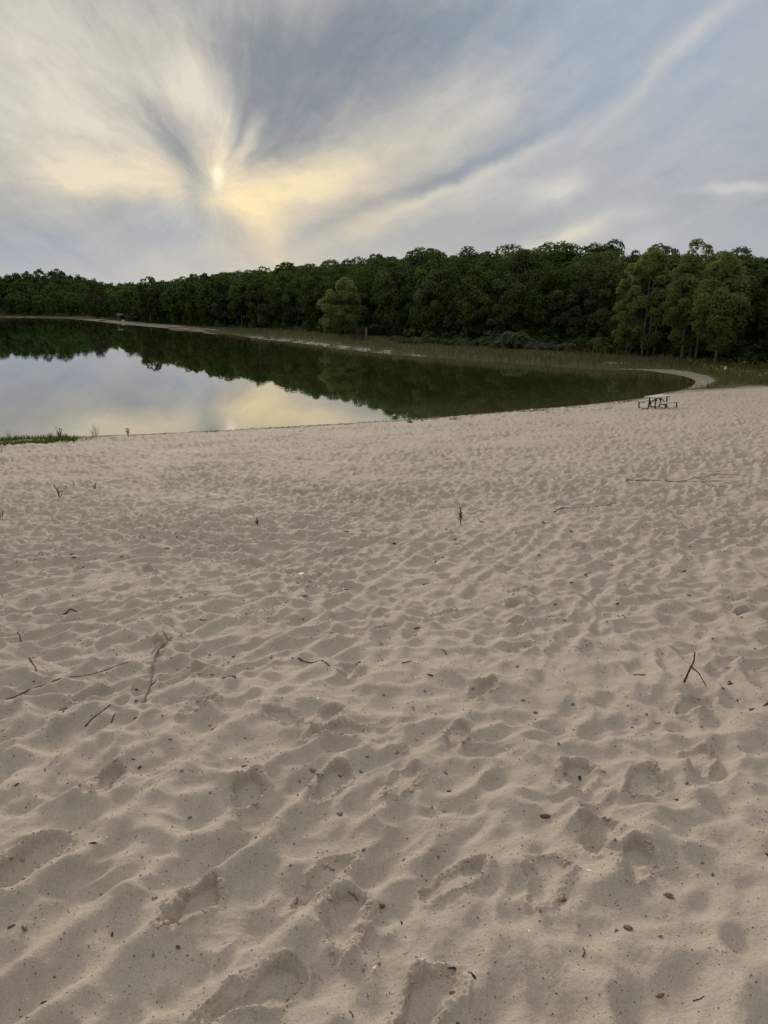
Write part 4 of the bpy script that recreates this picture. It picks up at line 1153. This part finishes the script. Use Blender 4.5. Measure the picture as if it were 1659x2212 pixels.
twig([[(-1.368, 3.933), (-1.415, 4.207), (-1.468, 4.457), (-1.540, 4.737), (-1.561, 4.958), (-1.577, 5.177), (-1.578, 5.292)], [(-1.567, 4.837), (-1.557, 4.968), (-1.517, 5.081), (-1.447, 5.106)], [(-1.579, 5.234), (-1.631, 5.321), (-1.682, 5.423)], [(-1.429, 4.279), (-1.410, 4.302), (-1.413, 4.351)]],
     'long branched grey stick with small side twigs left of the middle', .0075, M_GREYTWIG, 'stick', 'stick')
twig([[(-0.569, 4.706), (-0.449, 4.579), (-0.341, 4.450)]], 'straight thin stick lying alone left of centre', .0055)
twig([[(-1.603, 3.699), (-1.583, 3.785), (-1.546, 3.802), (-1.523, 3.872)]], 'short crooked twig below the long curved one', .005)
twig([[(-1.455, 3.681), (-1.459, 3.750), (-1.464, 3.814)]], 'tiny bent twig right of the short crooked one', .004)
twig([[(-2.778, 6.124), (-2.760, 6.213), (-2.736, 6.272), (-2.661, 6.247)]], 'dark crooked twig near the left edge above the long curved one', .008)
twig([[(-2.226, 5.626), (-2.185, 5.673), (-2.139, 5.721)]], 'stubby dark stick right of the dark crooked twig', .009)
twig([[(-2.415, 4.806), (-2.338, 4.694), (-2.248, 4.550)]], 'small leaning twig above the long curved one', .006)
twig([[(-2.869, 5.585), (-2.816, 5.504), (-2.745, 5.375)], [(-2.820, 5.504), (-2.811, 5.553), (-2.825, 5.631)]], 'small forked dark twig at far left', .007)
twig([[(-0.981, 4.324), (-0.939, 4.287), (-0.894, 4.243)], [(-0.932, 4.279), (-0.923, 4.318), (-0.918, 4.351)]], 'tiny forked twig between two footprints left of centre', .007)
twig([[(2.500, 10.991), (2.734, 11.263), (3.040, 11.367), (3.351, 11.473), (3.649, 11.757)], [(2.747, 11.259), (2.626, 11.097), (2.578, 11.316)]], 'long thin bare branch lying across the right half of the beach, nearer of two', .008, None, 'branch', 'fallen_branch')
fb = twig([[(4.430, 13.802), (4.893, 14.171), (5.168, 13.968), (5.617, 14.020), (6.160, 14.292), (6.576, 14.644)], [(5.617, 14.020), (5.667, 13.509), (5.902, 13.099), (6.113, 12.859)], [(5.820, 14.098), (5.920, 13.719), (6.297, 13.715)], [(6.025, 14.178), (6.566, 14.936), (6.937, 15.051)], [(5.667, 13.509), (5.608, 12.784), (5.652, 12.350)], [(5.752, 13.316), (5.442, 12.302), (5.228, 11.634)], [(6.265, 14.332), (6.619, 14.438), (6.872, 14.318)], [(5.227, 13.942), (5.426, 14.539), (5.553, 14.938)]],
          'long branch with a brushy twiggy end on the right of the beach, farther of two', .009, None, 'branch', 'fallen_branch', .02)
for i, q in enumerate([(-0.297, 2.194), (-0.100, 2.170), (1.261, 5.497), (0.398, 4.655), (2.382, 5.894), (1.498, 4.126), (0.162, 3.409), (-1.449, 5.757), (-0.687, 3.818), (2.629, 5.287), (-0.941, 13.883), (-3.733, 14.720), (-3.144, 9.428), (3.104, 8.996), (0.840, 1.651), (0.579, 1.830), (-0.086, 1.635), (-1.631, 4.998), (-1.025, 4.827), (-1.242, 3.076), (1.371, 3.462), (0.148, 4.455)]):
    a = random.uniform(0, PI); l = random.uniform(.010, .024) * (1 if q[1] < 4 else 1.8)
    twig([[(q[0] - l * math.cos(a), q[1] - l * math.sin(a)), (q[0] + l * .1, q[1]), (q[0] + l * math.cos(a + .3), q[1] + l * math.sin(a + .3))]], 'short dark bit of twig lying loose on the sand', .0022 if q[1] < 4 else .0045)['group'] = 'loose bits of twig on the sand'
def raised(name, segs, label, mat, r, cat='twig'):
    """a twig that stands off the sand: points carry their own height"""
    t = None
    for i, pts in enumerate(segs):
        P = np.array([(x, y, zat(x, y) * 0 + z) for x, y, z in pts])
        if t is None:
            t = empty(name, (P[0][0], P[0][1], zat(P[0][0], P[0][1])), 0, label, cat)
        P = P - np.array((t.location.x, t.location.y, 0))
        m = MB(); m.tube(P, np.linspace(r, r * .55, len(P)) * (1 if i == 0 else .7), 6); m.build('stem' if i == 0 else 'side_twig', mat, t, True)
    return t
p = (1.658, 3.882); q = (1.761, 3.821)
raised('twig', [[(p[0], p[1], -.02), (p[0] + .028, p[1] + .01, .055), (p[0] + .055, p[1] + .02, .115), (p[0] + .060, p[1] + .03, .165)],
                [(p[0] + .035, p[1] + .012, .090), (p[0] + .085, p[1] + .01, .05), (q[0], q[1], .004)]], 'forked dark twig propped up from the sand at right', M_TWIG, .0065)
p = (1.894, 3.552)
raised('twig', [[(p[0] - .02, p[1], .0), (p[0] + .04, p[1], .01), (p[0] + .085, p[1] + .01, .05), (p[0] + .10, p[1] + .01, .12), (p[0] + .13, p[1] + .01, .16)],
                [(p[0] + .10, p[1], .11), (p[0] + .085, p[1] + .02, .145)]], 'curved brown twig sticking up at the right edge of the view', M_TWIG, .009)

# ------------------------------------------------------------------ pebbles, shells and chips
def pebble_mesh(seed, flat=.6, rough=.18, angular=False):
    g = np.random.default_rng(seed)
    v, f = [], []
    n, m_ = 7, 9
    for i in range(n + 1):
        ph = PI * i / n
        for j in range(m_):
            th_ = 2 * PI * j / m_
            v.append((math.sin(ph) * math.cos(th_), math.sin(ph) * math.sin(th_), math.cos(ph)))
    v = np.array(v)
    k = 1 + rough * np.sin(v @ g.normal(0, 2.2, 3) + g.uniform(0, 6)) + rough * .6 * np.sin(v @ g.normal(0, 4, 3))
    if angular:
        for _ in range(7):
            d = unit(g, 1)[0]; c = g.uniform(.45, .75); pr_ = v @ d; k *= np.where(pr_ > c, c / np.maximum(pr_, c), 1)
    v = v * k[:, None] * np.array((1, g.uniform(.6, .85), flat))
    for i in range(n):
        for j in range(m_):
            a, b = i * m_ + j, i * m_ + (j + 1) % m_
            f.append((a, a + m_, b + m_, b))
    return v, f
def peb_mats(n, cols, rough=.7):
    return [simple_mat('%s_%d' % (n, i), c, rough, .15, 2.0, .3) for i, c in enumerate(cols)]
MP = {'grey': simple_mat('grey_pebble', (.150, .130, .115), .7, .3, 1.5, .3, .35), 'brown': simple_mat('brown_pebble', (.150, .085, .048), .65, .3, 1.5, .3, .35),
      'white': simple_mat('white_pebble', (.68, .65, .58), .6, .1, 1.5, .3, .15), 'dark': simple_mat('dark_chip', (.035, .026, .021), .85, .3, 2, .1, .4),
      'sandy': simple_mat('sandy_clod', (.33, .262, .195), .95, .2, 2, .1, .15), 'blue': simple_mat('blue_grey_pebble', (.13, .15, .155), .6, .2, 2)}
PM = {}
for kx in MP:
    for s_ in range(4):
        v, f = pebble_mesh(200 + s_ + hash(len(kx)) % 7, .55 if kx != 'dark' else .35, .16, kx in ('white', 'dark', 'sandy'))
        o = link_mesh('pebble', v, f, MP[kx], None, kx not in ('dark', 'white')); PM[kx, s_] = o.data; bpy.data.objects.remove(o)
def pebble(x, y, kind, s, label, group=None, name='pebble', cat='pebble', sx=1.0, sink=.25):
    o = share(name, PM[kind, random.randrange(4)], None, (x, y, zat(x, y) + s * .55 * (1 - 2 * sink) * .6), (random.uniform(-.2, .2), random.uniform(-.2, .2), random.uniform(0, 6)), (s * sx, s, s))
    return tag(o, label, cat, group)
SPECIAL = [((-0.728, 3.220), 'white', .010, 'bright white stone left of centre between two deep footprints'),
 ((0.693, 2.206), 'white', .0075, 'small white stone at lower right below the long arched footprint'),
 ((0.111, 1.820), 'white', .0065, 'white angular chip near the bottom edge, right of the white shell'),
 ((-0.029, 1.821), 'white', .008, 'long white shell near the bottom edge of the view'),
 ((-1.157, 2.053), 'brown', .011, 'brown oval pebble at lower left, right one of a pair'),
 ((-1.202, 2.060), 'brown', .009, 'reddish oval pebble at lower left, left one of a pair'),
 ((0.639, 2.644), 'brown', .014, 'dark brown oval pebble right of the long sand ridge'),
 ((-0.327, 3.099), 'grey', .015, 'upright grey pebble at the rim of a hollow near the centre'),
 ((-0.287, 3.003), 'grey', .016, 'round grey pebble just below the upright one'),
 ((0.734, 1.917), 'grey', .014, 'large grey pebble with a pale edge at lower right'),
 ((0.918, 2.088), 'grey', .013, 'rounded grey pebble at lower right beside a tiny dark one'),
 ((-0.177, 2.701), 'grey', .014, 'tan grey pebble beneath the deep central footprint'),
 ((-0.481, 2.640), 'white', .009, 'pale egg shaped pebble beside a footprint at left'),
 ((0.191, 1.730), 'brown', .009, 'glossy brown pebble at the bottom edge near the middle'),
 ((-0.008, 2.114), 'brown', .012, 'round brown pebble in the flat sand below the centre'),
 ((-0.859, 7.531), 'white', .045, 'large pale angular rock half sunk above the centre'),
 ((1.011, 3.720), 'blue', .013, 'blue grey pebble in the middle of the right half'),
 ((1.843, 4.693), 'dark', .014, 'dark stone on the smooth crest at right'),
 ((0.744, 1.675), 'brown', .010, 'orange brown long pebble near the bottom right corner'),
 ((-1.852, 3.996), 'grey', .018, 'pale grey pebble under the long curved twig'),
 ((-1.783, 3.867), 'white', .013, 'white pebble under the long curved twig, beside a dark chip'),
 ((0.804, 3.665), 'grey', .014, 'grey pebble standing by a deep footprint right of centre'),
 ((0.585, 2.084), 'brown', .008, 'little dark pebble alone on pale sand at lower right'),
 ((0.616, 3.998), 'grey', .012, 'pebble resting on the lip of a deep footprint at centre right')]
for (pt, kd, s, lab) in SPECIAL: pebble(pt[0], pt[1], kd, s, lab, sx=1.5 if 'long' in lab or 'oval' in lab else 1.1)
g = np.random.default_rng(123)
def near_points(n, rmin, rmax, p=1.0):
    a = R(1) * g.uniform(-31, 31, n); r = rmin + (rmax - rmin) * g.random(n) ** p
    return np.stack([r * np.sin(a), r * np.cos(a)], 1)
for q in near_points(70, 1.6, 6.0, .9): pebble(q[0], q[1], 'grey', .0045 + .0015 * q[1] * g.uniform(.5, 1.2), 'small grey pebble half sunk in the sand', 'small grey pebbles on the sand', sx=g.uniform(1, 1.5))
for q in near_points(34, 1.6, 5.5, .9): pebble(q[0], q[1], 'brown', .004 + .0013 * q[1] * g.uniform(.5, 1.2), 'small brown pebble half sunk in the sand', 'small brown pebbles on the sand', sx=g.uniform(1, 1.7))
for q in near_points(60, 1.6, 6.5, .9): pebble(q[0], q[1], 'white', .0028 + .0011 * q[1] * g.uniform(.4, 1.1), 'tiny white shell chip lying on the sand', 'white shell chips on the sand', 'shell_chip', 'shell chip', sx=g.uniform(1, 2))
for q in near_points(80, 1.7, 11.0, .9): pebble(q[0], q[1], 'dark', .0035 + .0022 * q[1] * g.uniform(.4, 1.1), 'dark chip of bark or wood lying on the sand', 'dark wood chips on the sand', 'wood_chip', 'wood chip', sx=g.uniform(1.2, 3.0), sink=.1)
# clods round the fresh prints, and fine gravel too small to count
def scatter_stuff(name, pts, sizes, mat, label, cat, seed, kinds=None):
    gg = np.random.default_rng(seed); n = len(pts)
    oc = np.array([(1, 0, 0), (-.5, .87, 0), (-.5, -.87, 0), (.5, .3, .8), (-.4, .2, .8), (-.1, -.6, .75), (0, 0, -.6)])
    fc = np.array([(0, 1, 3), (1, 4, 3), (1, 2, 4), (2, 5, 4), (2, 0, 5), (0, 3, 5), (3, 4, 5), (1, 0, 6), (2, 1, 6), (0, 2, 6)])
    V = np.repeat(oc[None], n, 0) * (1 + gg.uniform(-.35, .35, (n, 7, 1)))
    a = gg.uniform(0, 6.28, n); c, s = np.cos(a)[:, None], np.sin(a)[:, None]
    st = gg.uniform(.8, 1.5, n)[:, None]
    Vx = (V[:, :, 0] * st * c - V[:, :, 1] * s); Vy = (V[:, :, 0] * st * s + V[:, :, 1] * c)
    V = np.stack([Vx, Vy, V[:, :, 2] * .75], -1) * sizes[:, None, None]
    z = np.array([zat(p[0], p[1]) for p in pts])
    V += np.stack([pts[:, 0], pts[:, 1], z + sizes * .12], -1)[:, None]
    F = (fc[None] + (np.arange(n) * 7)[:, None, None]).reshape(-1, 3)
    o = link_mesh(name, V.reshape(-1, 3), F, mat, None, False, {'tone': ('FACE', np.repeat(gg.random(n) if kinds is None else kinds, 10))})
    return tag(o, label, cat, None, 'stuff')
cl, cs_ = [], []
for (x0, y0, hd, dp) in PRINTS:
    hdr = R(hd)
    for q in range(24):
        u = g.uniform(0, 6.28); la, lb = .155 + abs(g.normal(0, .018)) - .02, .075 + abs(g.normal(0, .018)) - .015
        if g.random() < .35 and math.sin(u) < 0: continue
        a_, b_ = la * math.cos(u), lb * math.sin(u)
        cl.append((x0 + a_ * math.sin(hdr) + b_ * math.cos(hdr), y0 + a_ * math.cos(hdr) - b_ * math.sin(hdr))); cs_.append(min(.0028 + g.exponential(.0032), .014))
scatter_stuff('sand_clods', np.array(cl), np.array(cs_), MP['sandy'], 'crumbs of damp sand along the lips of the fresh footprints', 'sand clods', 9)
def speck_material():
    m, k, out = new_mat('mixed_gravel')
    t = k.n('ShaderNodeAttribute', attribute_name='tone').outputs['Fac']
    c = k.mix(k.m('GREATER_THAN', t, .45), (.060, .045, .036), (.17, .125, .09))
    c = k.mix(k.m('GREATER_THAN', t, .72), c, (.30, .24, .18)); c = k.mix(k.m('GREATER_THAN', t, .88), c, (.62, .57, .48))
    principled(k, out, c, .8); return m
gp_ = near_points(14000, 1.4, 13.0, 1.1)
scatter_stuff('fine_gravel', gp_, (.0010 + .00040 * np.hypot(gp_[:, 0], gp_[:, 1])) * g.uniform(.45, 1.9, len(gp_)), speck_material(), 'fine gravel, shell grit and bits of bark strewn over the sand', 'gravel', 10)
